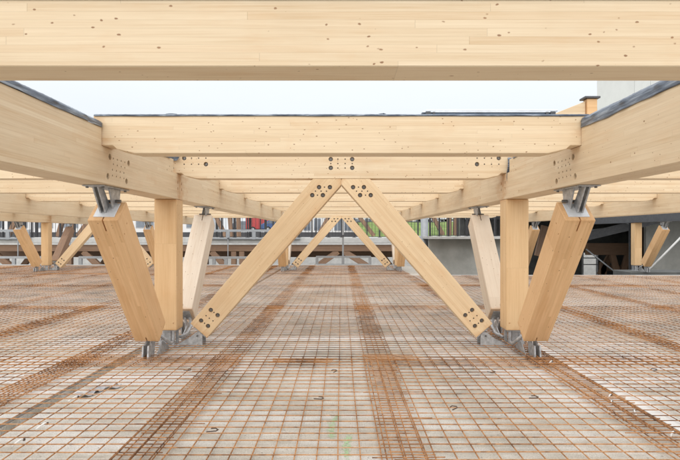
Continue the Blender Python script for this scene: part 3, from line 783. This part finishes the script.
# short bars across the joint row
o = None
bm = bmesh.new()
for q in range(4):
    rod(bm, (-.62+rnd.uniform(-.05, .05), -.12+q*.07, .065), (.22+rnd.uniform(-.05, .05), -.12+q*.07, .063), .0055)
o = finish('short_bars', bm, M['rust'], None, recalc=False); o.location = (bg(318, 365, 1).x*7.3, 7.25, ZF); tag(o, 'four short loose bars lying across the mat left of the middle', 'rebar')
bm = bmesh.new()
for q in range(5):
    rod(bm, (-.45+rnd.uniform(-.05, .05), -.14+q*.07, .065), (.25+rnd.uniform(-.05, .05), -.14+q*.07, .063), .0055)
o = finish('short_bars', bm, M['rust'], None, recalc=False); o.location = (.75, 7.4, ZF); tag(o, 'five short loose bars lying across the mat right of the middle', 'rebar')
# left over wire hooks
def on_floor(px, py, z=0.0):
    y = (112*U-z)*F/(py-VY); return Vector(((px-VX)*y/F, y, ZF+z))
hooks = [(318, 407, 'in the middle foreground'), (212, 441, 'left of the middle foreground'), (456, 417, 'right of the middle foreground'), (534, 406, 'in the right foreground'), (656, 377, 'near the right edge'), (490, 379, 'right of centre'), (336, 378, 'behind the one in the middle foreground'), (186, 377, 'on the left behind the near foot')]
for i, (px, py, wh) in enumerate(hooks):
    bm = bmesh.new(); s = 0.036
    pts = [(-s*1.3, 0, .075), (s*.8, 0.01, .078), (s*1.2, .03, .082), (s*.4, .06, .085), (-s*.6, .05, .085)]
    tube(bm, pts, .0055, 6); o = finish('wire_hook', bm, M['wire']); o.location = on_floor(px, py); o.rotation_euler.z = rnd.uniform(-1.2, 1.2)
    tag(o, f'dark bent wire hook lying on the mat {wh}', 'wire hook', 'bent wire hooks left on the mats')
clips = [(16, 366*1.0+82, 'nearest the left corner'), (40, 431, 'second along the left joint'), (72, 403, 'third along the left joint'), (608, 401, 'behind on the right joint'), (634, 418, 'middle of the right joint'), (670, 440, 'nearest the right corner'), (549, 366, 'farthest on the right joint'), (610, 408, 'beside the dark clip on the right joint')]
for i, (px, py, wh) in enumerate(clips):
    bm = bmesh.new(); tube(bm, [(0, -.06, .03), (0.01, -.01, .05), (0.03, .035, .07), (.05, .065, .068)], .010, 8); o = finish('plastic_spacer', bm, M['whiteplastic'], smooth=True)
    o.location = on_floor(px, py); o.rotation_euler.z = rnd.uniform(-.5, .2); o.scale = (.7, .7, .85)
    bm = bmesh.new(); box(bm, .04, .062, .05, .075, .052, .078); finish('dark_tip', bm, M['wire'], o, .004)
    tag(o, f'white bent plastic spacer with dark tip, {wh}', 'spacer', 'white plastic spacers along the floor joints')
# crushed plastic sheet by the left joint
bm = bmesh.new(); rows = []
for i in range(15):
    rows.append([bm.verts.new((-.06+j*.03+.03*math.sin(i*.6), i*.035-.25, .02+.018*math.sin(i*1.3+j*1.9)+.01*rnd.random())) for j in range(5)])
for a, b in zip(rows, rows[1:]):
    for j in range(4): bm.faces.new([a[j], a[j+1], b[j+1], b[j]])
o = finish('plastic_sheet_scrap', bm, M['frame'], None, smooth=True); o.location = on_floor(98, 392); o.rotation_euler.z = -.5
o.modifiers.new('s', 'SOLIDIFY').thickness = .003
tag(o, 'crumpled white plastic scrap lying by the left floor joint', 'scrap')
# sprayed marking
bm = bmesh.new()
def stroke(pts, w):
    pr = None
    for i, (x, y) in enumerate(pts):
        j = w*(0.6+.5*rnd.random()); a, b = bm.verts.new((x-j, y, rnd.random()*.0005)), bm.verts.new((x+j, y, 0))
        if pr: bm.faces.new([pr[0], pr[1], b, a])
        pr = (a, b)
for nmk, strokes in (('left of the pair', [[(332, 437), (331, 430), (333, 422), (338, 415)]]), ('right of the pair, nearer the camera', [[(346, 457), (346.5, 448), (348, 441), (350, 436)]])):
    bm = bmesh.new(); P = on_floor(*strokes[0][0])
    for st in strokes:
        q = [on_floor(*s_)-P for s_ in st]; fine = []
        for a, b in zip(q, q[1:]):
            for t in range(6): fine.append((a.x+(b.x-a.x)*t/6, a.y+(b.y-a.y)*t/6))
        for a, b in fine:
            for t in range(18):
                g = rnd.gauss(0, .016); h_ = rnd.gauss(0, .03); r_ = rnd.uniform(.002, .005); zz = rnd.uniform(0, .0015)
                bm.faces.new([bm.verts.new((a+g+r_*math.cos(k_*1.257), b+h_+r_*1.6*math.sin(k_*1.257), zz)) for k_ in range(5)])
    o = finish('spray_mark', bm, M['paint'], recalc=False); o.location = P + Vector((0, 0, .003)); tag(o, 'faint green sprayed mark in the middle foreground, ' + nmk, 'paint mark')

# ------------------------------------------------------------------ guard frames at the floor edge
def guard(px0, px1, posts, y, pyt, pyb, label, th=.055, mats_='greysteel'):
    a = bg(px0, pyb, y); b = bg(px1, pyt, y); e = empty('guard_rail', ((a.x+b.x)/2, y, a.z), label, 'guard rail', 'grey guard rails at the slab edges')
    hw = (b.x-a.x)/2; h = b.z-a.z
    part('top_rail', M[mats_], e, (-hw, hw, -th/2, th/2, h-th, h), bevel=.006)
    part('bottom_rail', M[mats_], e, (-hw, hw, -th/2+.002, th/2-.002, 0.02, .02+th*.7), bevel=.006)
    for p in posts:
        x = bg(p, pyb, y).x-e.location.x
        part('rail_post', M[mats_], e, (x-th*.75, x+th*.75, -th/2-.003, th/2+.003, 0, h-th-.002), bevel=.006)
    return e
YG = 3.53*D
guard(-30, 45, (-20, 14, 43), YG, 256.3, 266.5, 'low grey guard rail at the floor edge, at the far left', .12)
guard(79, 150, (80.5, 149), YG, 256.3, 266.5, 'low grey guard rail behind the left foreground brace', .12)
guard(196, 262, (214, 226, 261), YG, 256.5, 266.5, 'low grey guard rail between the pale brace and the A frame', .12)
guard(316, 371, (317, 343, 370), YG, 256.0, 265.5, 'low grey guard rail under the far A frame', .10)
e = empty('steel_prop', (bg(343, 265, YG+.2).x, YG+.2, ZF), 'thin vertical steel prop behind the peak of the far A frame', 'prop')
part('tube', M['greysteel'], e, (-.05, .05, -.05, .05, 0, 3.2), bevel=.01); part('collar', M['dksteel'], e, (-.08, .08, -.08, .08, 1.55, 1.65))

# ------------------------------------------------------------------ ground, bank and the wing opposite
bm = bmesh.new(); box(bm, -400, 400, -60, 1200, -4.4, -4.0); struct('ground', bm, M['gravel'])
YW = 62.0
bm = bmesh.new(); box(bm, -70, 60, YW, YW+.4, -4.0, 1.3); o = finish('retaining_wall', bm, M['concpale']); tag(o, 'long pale retaining wall behind the timber wing opposite', 'wall')
bm = bmesh.new()
gy = [(YW+.4, 1.28), (66, 1.75), (72, 2.5), (78, 3.15), (84, 3.5), (140, 4.2), (300, 5.5)]
xs = [2.4+i*5 for i in range(40)]
rows = [[bm.verts.new((x, y, z+.12*math.sin(x*.7+y))) for x in xs] for y, z in gy]
for a, b in zip(rows, rows[1:]):
    for j in range(len(a)-1): bm.faces.new([a[j], a[j+1], b[j+1], b[j]])
struct('lawn', bm, M['grass'])
bm = bmesh.new(); box(bm, -120, 2.3, YW+.4, 300, 1.0, 1.9); struct('yard', bm, M['asphalt'])
bm = bmesh.new(); box(bm, 2.4, 140, 85, 100, 3.3, 3.62); struct('parking_road', bm, M['asphalt'])

YO = 40.0
def zb(py, y=YO): return bg(0, py, y).z
def xb_(px, y=YO): return bg(px, 0, y).x
bm = bmesh.new(); box(bm, xb_(-60), xb_(424), YO, YO+9, zb(243), zb(237.6)); struct('opposite_deck', bm, M['concpale'], bevel=.02)
# timber truss under the deck
def wpiece(name, label, cat, a, b, w, t, mat='wood_old', group=None):
    a = Vector(a); b = Vector(b); d = (b-a); L = d.length; bm = bmesh.new(); box(bm, -L/2, L/2, -t/2, t/2, -w/2, w/2)
    o = finish(name, bm, M[mat], None, .01); th = math.atan2(d.z, math.hypot(d.x, 0)) if d.x >= 0 else math.pi-math.atan2(d.z, -d.x)
    o.matrix_world = frame('XZ', th, (a+b)/2); return tag(o, label, cat, group)
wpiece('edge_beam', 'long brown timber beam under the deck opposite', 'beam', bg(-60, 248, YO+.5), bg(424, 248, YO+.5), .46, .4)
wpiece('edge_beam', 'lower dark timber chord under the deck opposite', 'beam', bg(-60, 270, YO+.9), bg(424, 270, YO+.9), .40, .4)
G = 'brown timber struts of the wing opposite'
under = [(62, 46, 'below the left guard rail'), (84, 100, 'behind the leg of the far left A frame'), (212, 226, 'right of the pale left brace'), (338, 316, 'under the far A frame, leaning left'), (344, 369, 'under the far A frame, leaning right'), (-8, 12, 'at the left edge'), (128, 112, 'behind the foreground left brace')]
for a, b, wh in under:
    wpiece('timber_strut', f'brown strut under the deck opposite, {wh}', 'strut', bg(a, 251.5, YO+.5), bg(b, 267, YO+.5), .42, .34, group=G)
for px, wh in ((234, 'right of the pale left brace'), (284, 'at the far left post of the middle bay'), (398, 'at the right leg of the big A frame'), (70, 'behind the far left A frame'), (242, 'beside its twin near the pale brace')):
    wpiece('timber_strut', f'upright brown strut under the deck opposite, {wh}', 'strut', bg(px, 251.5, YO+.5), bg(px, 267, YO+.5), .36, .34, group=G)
upper = [(8, 237, 22, 211, 'at the left edge'), (58, 237, 66, 211, 'left of the far left A frame'), (72, 237, 72.5, 211, 'upright by the far left A frame'), (78, 236, 98, 211, 'leaning right by the far left A frame'), (226, 237, 212, 212, 'beside the pale left brace'), (231.5, 237, 229, 211, 'upright, left of the red van'), (239, 237, 238, 211, 'second upright left of the red van'),
         (318, 236, 334, 211, 'left above the far A frame'), (374, 236, 352, 211, 'right above the far A frame'), (443, 235, 428, 211, 'right of the grey column'), (449, 235.5, 449, 205, 'first upright on the lawn side'), (455, 235.5, 456, 205, 'second upright on the lawn side')]
for a, b, c, d, wh in upper:
    wpiece('timber_strut', f'dark strut on the deck opposite, {wh}', 'strut', bg(a, b, YO+3.2), bg(c, d-4, YO+3.2), .30, .3, group=G)
wpiece('roof_beam', 'brown roof beam of the wing opposite', 'beam', bg(-60, 205, YO+3.2), bg(470, 205, YO+3.2), .5, .4)
bm = bmesh.new(); box(bm, xb_(-60), xb_(330), YO+3.5, YO+9, zb(206), zb(202)); o = finish('canopy_roof', bm, M['concpale']); tag(o, 'thin pale canopy roof over the deck opposite', 'roof')
rb = random.Random(9)
for q in range(14):
    px = -20+q*9.3+rb.uniform(-2, 2) if q < 8 else 200+(q-8)*17+rb.uniform(-3, 3)
    e = empty('scaffold_post', bg(px, 237.5, YO+5+rb.uniform(0, 2)), f'dark slim post behind the deck fence, {ORD[q]} from the left', 'post', 'slim dark posts on the deck opposite')
    part('post', M['dksteel'], e, (-.09, .09, -.09, .09, 0, 2.3)); part('base', M['greysteel'], e, (-.18, .18, -.18, .18, -.02, .03))
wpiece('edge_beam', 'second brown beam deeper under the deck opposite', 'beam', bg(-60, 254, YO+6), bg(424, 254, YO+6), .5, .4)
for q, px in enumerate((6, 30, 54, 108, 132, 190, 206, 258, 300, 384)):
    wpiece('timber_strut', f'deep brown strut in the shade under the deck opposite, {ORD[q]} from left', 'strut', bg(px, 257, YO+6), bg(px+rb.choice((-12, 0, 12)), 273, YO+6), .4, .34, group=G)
# black fence on the deck
def fence(px0, px1, y, pyb, pyt, step, label, tilt=0):
    a = bg(px0, pyb, y); b = bg(px1, pyt, y); e = empty('steel_fence', ((a.x+b.x)/2, y, a.z), label, 'fence'); hw = (b.x-a.x)/2; h = b.z-a.z
    n = max(2, int((px1-px0)/step))
    bm = bmesh.new()
    for i in range(n*4): 
        x = -hw+2*hw*i/(n*4-1); box(bm, x-.012, x+.012, -.01, .01, .08, h*.60)
    finish('infill_bars', bm, M['black'], e)
    for i in range(n+1):
        x = -hw+2*hw*i/n; part('fence_post', M['black'], e, (x-.045, x+.045, -.05, .05, 0, h)); part('foot_plate', M['black'], e, (x-.14, x+.14, -.1, .1, 0, .03))
    part('top_rail', M['black'], e, (-hw, hw, -.02, .02, h*.60, h*.60+.04)); part('bottom_rail', M['black'], e, (-hw, hw, -.02, .02, .05, .08))
fence(-40, 118, YO+.7, 237.5, 205, 14, 'black steel fence on the deck opposite, left part')
fence(196, 312, YO+.7, 237.5, 205, 12, 'black steel fence on the deck opposite, in front of the red van')
fence(316, 418, YO+.7, 237.5, 205, 12, 'black steel fence on the deck opposite, behind the far A frame')
guard(200, 300, (202, 228, 254, 280), YO-.15, 229.5, 239.5, 'upper grey guard rail in front of the red van', .17)
guard(-40, 30, (-20, 8, 28), YO-.15, 229.5, 239.5, 'upper grey guard rail at the left edge', .17)
for px, wh in ((228, 'below the upper guard rail'), (70, 'by the far left A frame'), (18, 'at the left edge')):
    e = empty('hanger_rod', bg(px, 256, YO-.3), f'thin grey rod hanging from the deck opposite, {wh}', 'rod', 'thin rods under the deck opposite')
    part('rod', M['greysteel'], e, (-.03, .03, -.03, .03, 0, zb(237)-zb(256))); part('nut', M['dksteel'], e, (-.06, .06, -.06, .06, zb(239)-zb(256), zb(238)-zb(256)))
# grey column
e = empty('steel_column', (xb_(424.5, 33), 33, -4), 'grey round steel column right of the big A frame', 'column')
bm = bmesh.new(); tube(bm, [(0, 0, 0), (0, 0, zb(207, 33)+4)], .22, 24); finish('shaft', bm, M['greysteel'], e, smooth=True)
part('head_plate', M['dksteel'], e, (-.3, .3, -.3, .3, zb(207, 33)+4.003, zb(206, 33)+4.03))
# concrete wall right with deck edge, fence
YR = 31.4
bm = bmesh.new(); box(bm, xb_(429, YR), xb_(506, YR), YR, YR+.3, -4.0, zb(239, YR)); o = finish('concrete_wall', bm, M['concwall']); tag(o, 'smooth grey concrete wall under the right deck edge', 'wall')
bm = bmesh.new(); box(bm, xb_(426, YR), xb_(506, YR), YR-1.1, YR+6, zb(238.9, YR), zb(236.3, YR)); struct('right_deck', bm, M['concpale'], bevel=.01)
fence(430, 504, YR-.2, 236.6, 203, 9, 'black steel fence on the right deck edge before the lawn')

# facade far left
def facade(px0, px1, y, z1, label, nx, rowsz):
    a, b = xb_(px0, y), xb_(px1, y); e = empty('office_building', ((a+b)/2, y, 1.9), label, 'building'); hw = (b-a)/2
    part('wall', M['render'], e, (-hw, hw, 0, 10, 0, z1-1.9)); part('roof_edge', M['dksteel'], e, (-hw-.2, hw+.2, -.2, 10.2, z1-1.897, z1-1.6))
    for z0, zz in rowsz:
        for i in range(nx):
            x0 = -hw+2*hw*(i+.14)/nx; x1 = -hw+2*hw*(i+.86)/nx
            f = part('window', M['frame'], e, (x0, x1, -.06, -.003, z0, zz))
            part('pane', M['glass'], f, (x0+.08, (x0+x1)/2-.04, -.075, -.063, z0+.08, zz-.08), ((x0+x1)/2+.04, x1-.08, -.075, -.063, z0+.08, zz-.08))
facade(-120, 208, 74, 9, 'pale office building with blue windows beyond the wing opposite', 13, ((.6, 2.6), (3.4, 5.4)))
facade(292, 424, 101, 12, 'distant pale building seen through the peak of the far A frame', 13, ((.4, 2.6), (3.6, 5.6), (6.8, 8.8)))

# vehicles
def car(px, y, zg, paint, label, L=4.4, W=1.75, Hh=1.45, van=False, group=None, rot=0.0):
    x = xb_(px, y); e = empty('parked_car' if not van else 'parked_van', (x, y, zg), label, 'car' if not van else 'van', group); e.rotation_euler.z = rot
    if van: pr = [(-L/2, .35), (L/2, .35), (L/2, .95), (L/2-.35, 1.15), (L/2-.95, Hh-.05), (L/2-1.3, Hh), (-L/2+.1, Hh), (-L/2, Hh-.2)]
    else: pr = [(-L/2, .35), (L/2, .35), (L/2, .75), (L/2-.25, .88), (L/2-1.15, .98), (L/2-1.75, Hh-.04), (L/2-2.1, Hh), (-L/2+1.0, Hh), (-L/2+.25, 1.0), (-L/2, .9)]
    bm = bmesh.new(); prism(bm, pr, 'y', -W/2, W/2); finish('body', bm, M[paint], e, .06)
    if van: w = [(L/2-1.05, 1.15), (L/2-.62, 1.2), (L/2-1.08, Hh-.18), (L/2-1.75, Hh-.18), (L/2-1.75, 1.15)]
    else: w = [(-L/2+.55, 1.0), (L/2-1.35, 1.0), (L/2-1.85, Hh-.1), (-L/2+1.05, Hh-.1)]
    for s in (-1, 1):
        bm = bmesh.new(); lo, hi = sorted((s*(W/2+.004), s*(W/2+.016))); prism(bm, w, 'y', lo, hi); finish('side_window', bm, M['glass'], e)
        for xx in (-L/2+.8, L/2-.85):
            bm = bmesh.new(); tube(bm, [(xx, s*(W/2-.18), .33), (xx, s*(W/2+.02), .33)], .33, 16); wh = finish('wheel', bm, M['tyre'], e)
            bm = bmesh.new(); tube(bm, [(xx, s*(W/2+.022), .33), (xx, s*(W/2+.03), .33)], .19, 12); finish('rim', bm, M['galv'], wh)
    return e
car(268, 66, 1.9, 'red', 'red delivery van parked behind the black fence on the left', L=4.9, W=1.9, Hh=2.15, van=True)
car(280, 62.9+1.2, 1.9, 'blue', 'blue car parked in front of the red van', Hh=1.42, L=4.1)
car(247, 72, 1.9, 'cargrey', 'dark grey car parked left of the red van')
GC = 'cars parked beyond the lawn'
lots = [(389, 'carwhite', 'white car parked farthest left beyond the lawn'), (412, 'cargrey', 'grey car parked behind the grey column'), (439, 'carwhite', 'white car parked behind the leaning strut on the lawn side'), (466, 'cardark', 'dark blue car parked right of the twin struts'), (491, 'carwhite', 'white car parked above the near right pale brace'), (516, 'cargrey', 'grey car parked behind the near right post'), (541, 'carwhite', 'white car parked farthest right beyond the lawn')]
for i, (px, c, l) in enumerate(lots): car(px, 88+(i % 2)*.6, 3.62, c, l, group=GC, rot=R(180*(i % 2)))
for i, (px, c, l) in enumerate(((452, 'cardark', 'dark car in the second row between the twin struts and brace'), (479, 'red', 'red car in the second row beyond the lawn'), (502, 'carwhite', 'white car in the second row near the right post'))):
    car(px, 95, 3.62, c, l, group=GC)

# ------------------------------------------------------------------ dark hall on the right
HX0, HX1 = bg(506, 0, 36).x, 33.0
HZ = zb(209, 35.0)
e = empty('dark_hall', (HX0+8, 36, -4), 'dark open steel hall filling the right background behind the floor edge', 'building')
ox, oy, oz = e.location
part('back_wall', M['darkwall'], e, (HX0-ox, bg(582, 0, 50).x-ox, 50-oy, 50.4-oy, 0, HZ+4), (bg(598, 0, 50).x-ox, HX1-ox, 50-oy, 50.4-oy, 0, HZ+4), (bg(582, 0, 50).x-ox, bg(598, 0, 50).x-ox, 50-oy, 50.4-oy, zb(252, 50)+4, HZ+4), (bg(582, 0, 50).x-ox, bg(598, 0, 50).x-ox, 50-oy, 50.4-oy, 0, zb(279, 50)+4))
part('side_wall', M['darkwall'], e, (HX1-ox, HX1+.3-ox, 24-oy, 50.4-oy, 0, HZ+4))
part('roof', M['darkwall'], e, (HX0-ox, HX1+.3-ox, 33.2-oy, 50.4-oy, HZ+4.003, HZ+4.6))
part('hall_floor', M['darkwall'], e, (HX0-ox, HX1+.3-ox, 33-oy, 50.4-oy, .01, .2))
xa, xc = bg(582, 0, 50).x-ox, bg(598, 0, 50).x-ox
wf = part('window_frame', M['frame'], e, (xa, xa+.1, 49.9-oy, 49.99-oy, zb(279, 50)+4, zb(252, 50)+4), (xc-.1, xc, 49.9-oy, 49.99-oy, zb(279, 50)+4, zb(252, 50)+4),
     (xa+.1, xc-.1, 49.9-oy, 49.99-oy, zb(252.9, 50)+4, zb(252, 50)+4), (xa+.1, xc-.1, 49.91-oy, 49.98-oy, zb(265, 50)+4, zb(264, 50)+4), (xa+.1, xc-.1, 49.91-oy, 49.98-oy, zb(258.5, 50)+4, zb(257.5, 50)+4))
# grey inner wall on the right
bm = bmesh.new(); box(bm, bg(646, 0, 40).x, 32.9, 40, 40.3, -3.78, HZ-.01); o = finish('inner_wall', bm, M['concwall']); tag(o, 'grey concrete wall inside the hall at the right edge', 'wall')
wpiece('hall_beam', 'deeper brown timber beam low in the dark hall', 'beam', bg(600, 268, 48), bg(646, 268, 48), .5, .4)
for q, (a, b, c, d) in enumerate(((600, 275, 610, 256), (603, 262, 603, 278), (640, 275, 640, 228))):
    wpiece('hall_strut', 'brown timber strut deep in the hall, ' + ('leaning beside the bright window', 'upright beside the bright window', 'upright near the steel post')[q], 'strut', bg(a, b, 47), bg(c, d, 47), .5, .3, group='struts in the dark hall')
for q in range(5):
    y_ = 35.5+q*3.2; bm = bmesh.new(); box(bm, -10, 10, -.08, .08, -.3, 0); o = finish('roof_purlin', bm, M['greysteel']); o.location = (HX0+10.1, y_, HZ-.005)
    tag(o, f'grey steel purlin under the hall roof, {ORD[q]} from the front', 'purlin', 'purlins under the hall roof')
wpiece('hall_beam', 'brown timber beam across the dark hall', 'beam', bg(586, 249, 45), bg(634, 249, 45), .95, .4)
for a, b, c, d, wh in ((612, 254, 618, 275, 'left'), (622, 275, 628, 254, 'middle'), (630, 275, 631, 254, 'right')):
    wpiece('hall_strut', f'brown timber strut under the hall beam, {wh}', 'strut', bg(a, b, 45), bg(c, d, 45), .42, .3, group='struts in the dark hall')
def srod(label, a, b, r, mat='greysteel', name='steel_brace_rod'):
    a = Vector(a); b = Vector(b); c = (a+b)/2; bm = bmesh.new(); tube(bm, [a-c, b-c], r, 10); o = finish(name, bm, M[mat], smooth=True); o.location = c; return tag(o, label, 'steel rod', 'steel rods in the dark hall')
srod('pale rod rising to the right across the hall entrance', bg(644, 275, 30), bg(692, 226, 30), .055, 'concpale')
srod('thin rod falling to the right in the hall', bg(586, 249, 38), bg(620, 276, 38), .05)
srod('rod rising right under the hall roof', bg(560, 234, 38), bg(617, 227, 38), .05)
srod('rod under the hall roof falling towards the steel post', bg(612, 217, 36), bg(634, 226, 36), .05)
srod('rod beside the near right post rising to the hall roof', bg(530, 235, 37), bg(549, 209, 37), .05)
bm = bmesh.new(); bar(bm, bg(560, 243, 39), bg(700, 209, 35.5), .5, .55); o = finish('steel_girder', bm, M['dksteel']); tag(o, 'dark steel girder slanting under the hall roof', 'girder')
e = empty('hall_steel_post', (bg(632.5, 0, 35).x, 35, -3.8), 'dark steel post in the hall left of the far timber post', 'column')
part('flange', M['dksteel'], e, (-.16, .16, -.16, -.13, 0, HZ+3.78), (-.16, .16, .13, .16, 0, HZ+3.78)); part('web', M['dksteel'], e, (-.02, .02, -.129, .129, 0, HZ+3.78))
# plinth and low pipes under the far right timber post
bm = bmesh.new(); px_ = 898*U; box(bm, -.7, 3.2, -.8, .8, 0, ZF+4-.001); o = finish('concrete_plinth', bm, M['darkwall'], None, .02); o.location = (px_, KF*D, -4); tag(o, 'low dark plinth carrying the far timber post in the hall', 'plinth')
node(898, KF, 'far steel foot on the plinth in the dark hall', aside=False, back=False)
for i, px in enumerate((538, 549)):
    wpiece('stacked_timber', ('short brown timber standing in the hall beside the near right post', 'second short timber in the hall beside the big right brace')[i], 'timber', bg(px, 256+i*6, 40), bg(px+7, 226+i*14, 40), .5, .3)

# pale tall building top right
yB = 58.0
xa = 36.1
e = empty('tall_building', (xa+14, yB, -4), 'pale grey tall building rising behind the right main beam', 'building')
part('wall', M['render'], e, (-14, 14, 0, 21.15, 0, 32)); part('parapet', M['frame'], e, (-14.1, 14.1, -.1, 21.2, 32.003, 32.3))
for i in range(4): part('panel_joint', M['joint'], e, (-14.006, -14.002, 11-i*3.6-.02, 11-i*3.6+.02, 0, 31.9))

# ------------------------------------------------------------------ sky, sun, camera
w = bpy.data.worlds.new('World'); bpy.context.scene.world = w; w.use_nodes = True
nt = w.node_tree; bgn = nt.nodes['Background']
sky = nd(nt, 'ShaderNodeTexSky', sky_type='NISHITA'); sky.sun_disc = False
SE, SR = R(38), R(200)
sky.sun_elevation = SE; sky.sun_rotation = SR; sky.dust_density = 3.0; sky.air_density = 1.2
tc = nd(nt, 'ShaderNodeTexCoord'); sp = nd(nt, 'ShaderNodeSeparateXYZ'); lk(nt, tc.outputs['Generated'], sp.inputs[0])
cl = noise(nt, scaled(nt, tc.outputs['Generated'], (1, 1, 2.4)), 2.2, 5, 0.6)
up = ramp(nt, sp.outputs[2], [(0.0, (6.0, 6.2, 6.4)), (0.20, (6.05, 6.3, 6.55)), (0.45, (8.0, 8.2, 8.5)), (1.0, (10.2, 10.3, 10.5))])
up = mixc(nt, math_(nt, 'MULTIPLY', ramp(nt, cl, [(0.4, 0.0), (0.7, 1.0)]), 0.30), up, (5.6, 6.0, 6.6))
col = mixc(nt, 0.90, sky.outputs[0], up)
lk(nt, col, bgn.inputs['Color']); bgn.inputs['Strength'].default_value = 0.113
sl = bpy.data.lights.new('sun', 'SUN'); sl.energy = 1.15; sl.angle = R(80); sl.color = (1.0, 0.95, 0.88)
so = bpy.data.objects.new('sun', sl); C.objects.link(so)
# sun behind and above the camera, slightly left
dirv = Vector((-math.sin(R(20))*math.cos(SE), -math.cos(R(20))*math.cos(SE), math.sin(SE)))
so.rotation_euler = dirv.to_track_quat('Z', 'Y').to_euler(); so.location = dirv*30
cd = bpy.data.cameras.new('camera'); co = bpy.data.objects.new('camera', cd); C.objects.link(co)
co.location = (0, 0, EYE); co.rotation_euler = (math.pi/2, 0, 0)
cd.sensor_width = 36; cd.lens = F/680*36; cd.shift_x = -(VX-340)/680; cd.shift_y = (VY-230)/680
cd.clip_start = 0.05; cd.clip_end = 3000
sc = bpy.context.scene; sc.camera = co
sc.render.resolution_x = 1024; sc.render.resolution_y = 693
vs = sc.view_settings; vs.view_transform = 'Standard'; vs.look = 'None'; vs.gamma = 1.0; vs.use_curve_mapping = False
vs.exposure = 0.50
sc.cycles.max_bounces = 8; sc.cycles.diffuse_bounces = 5
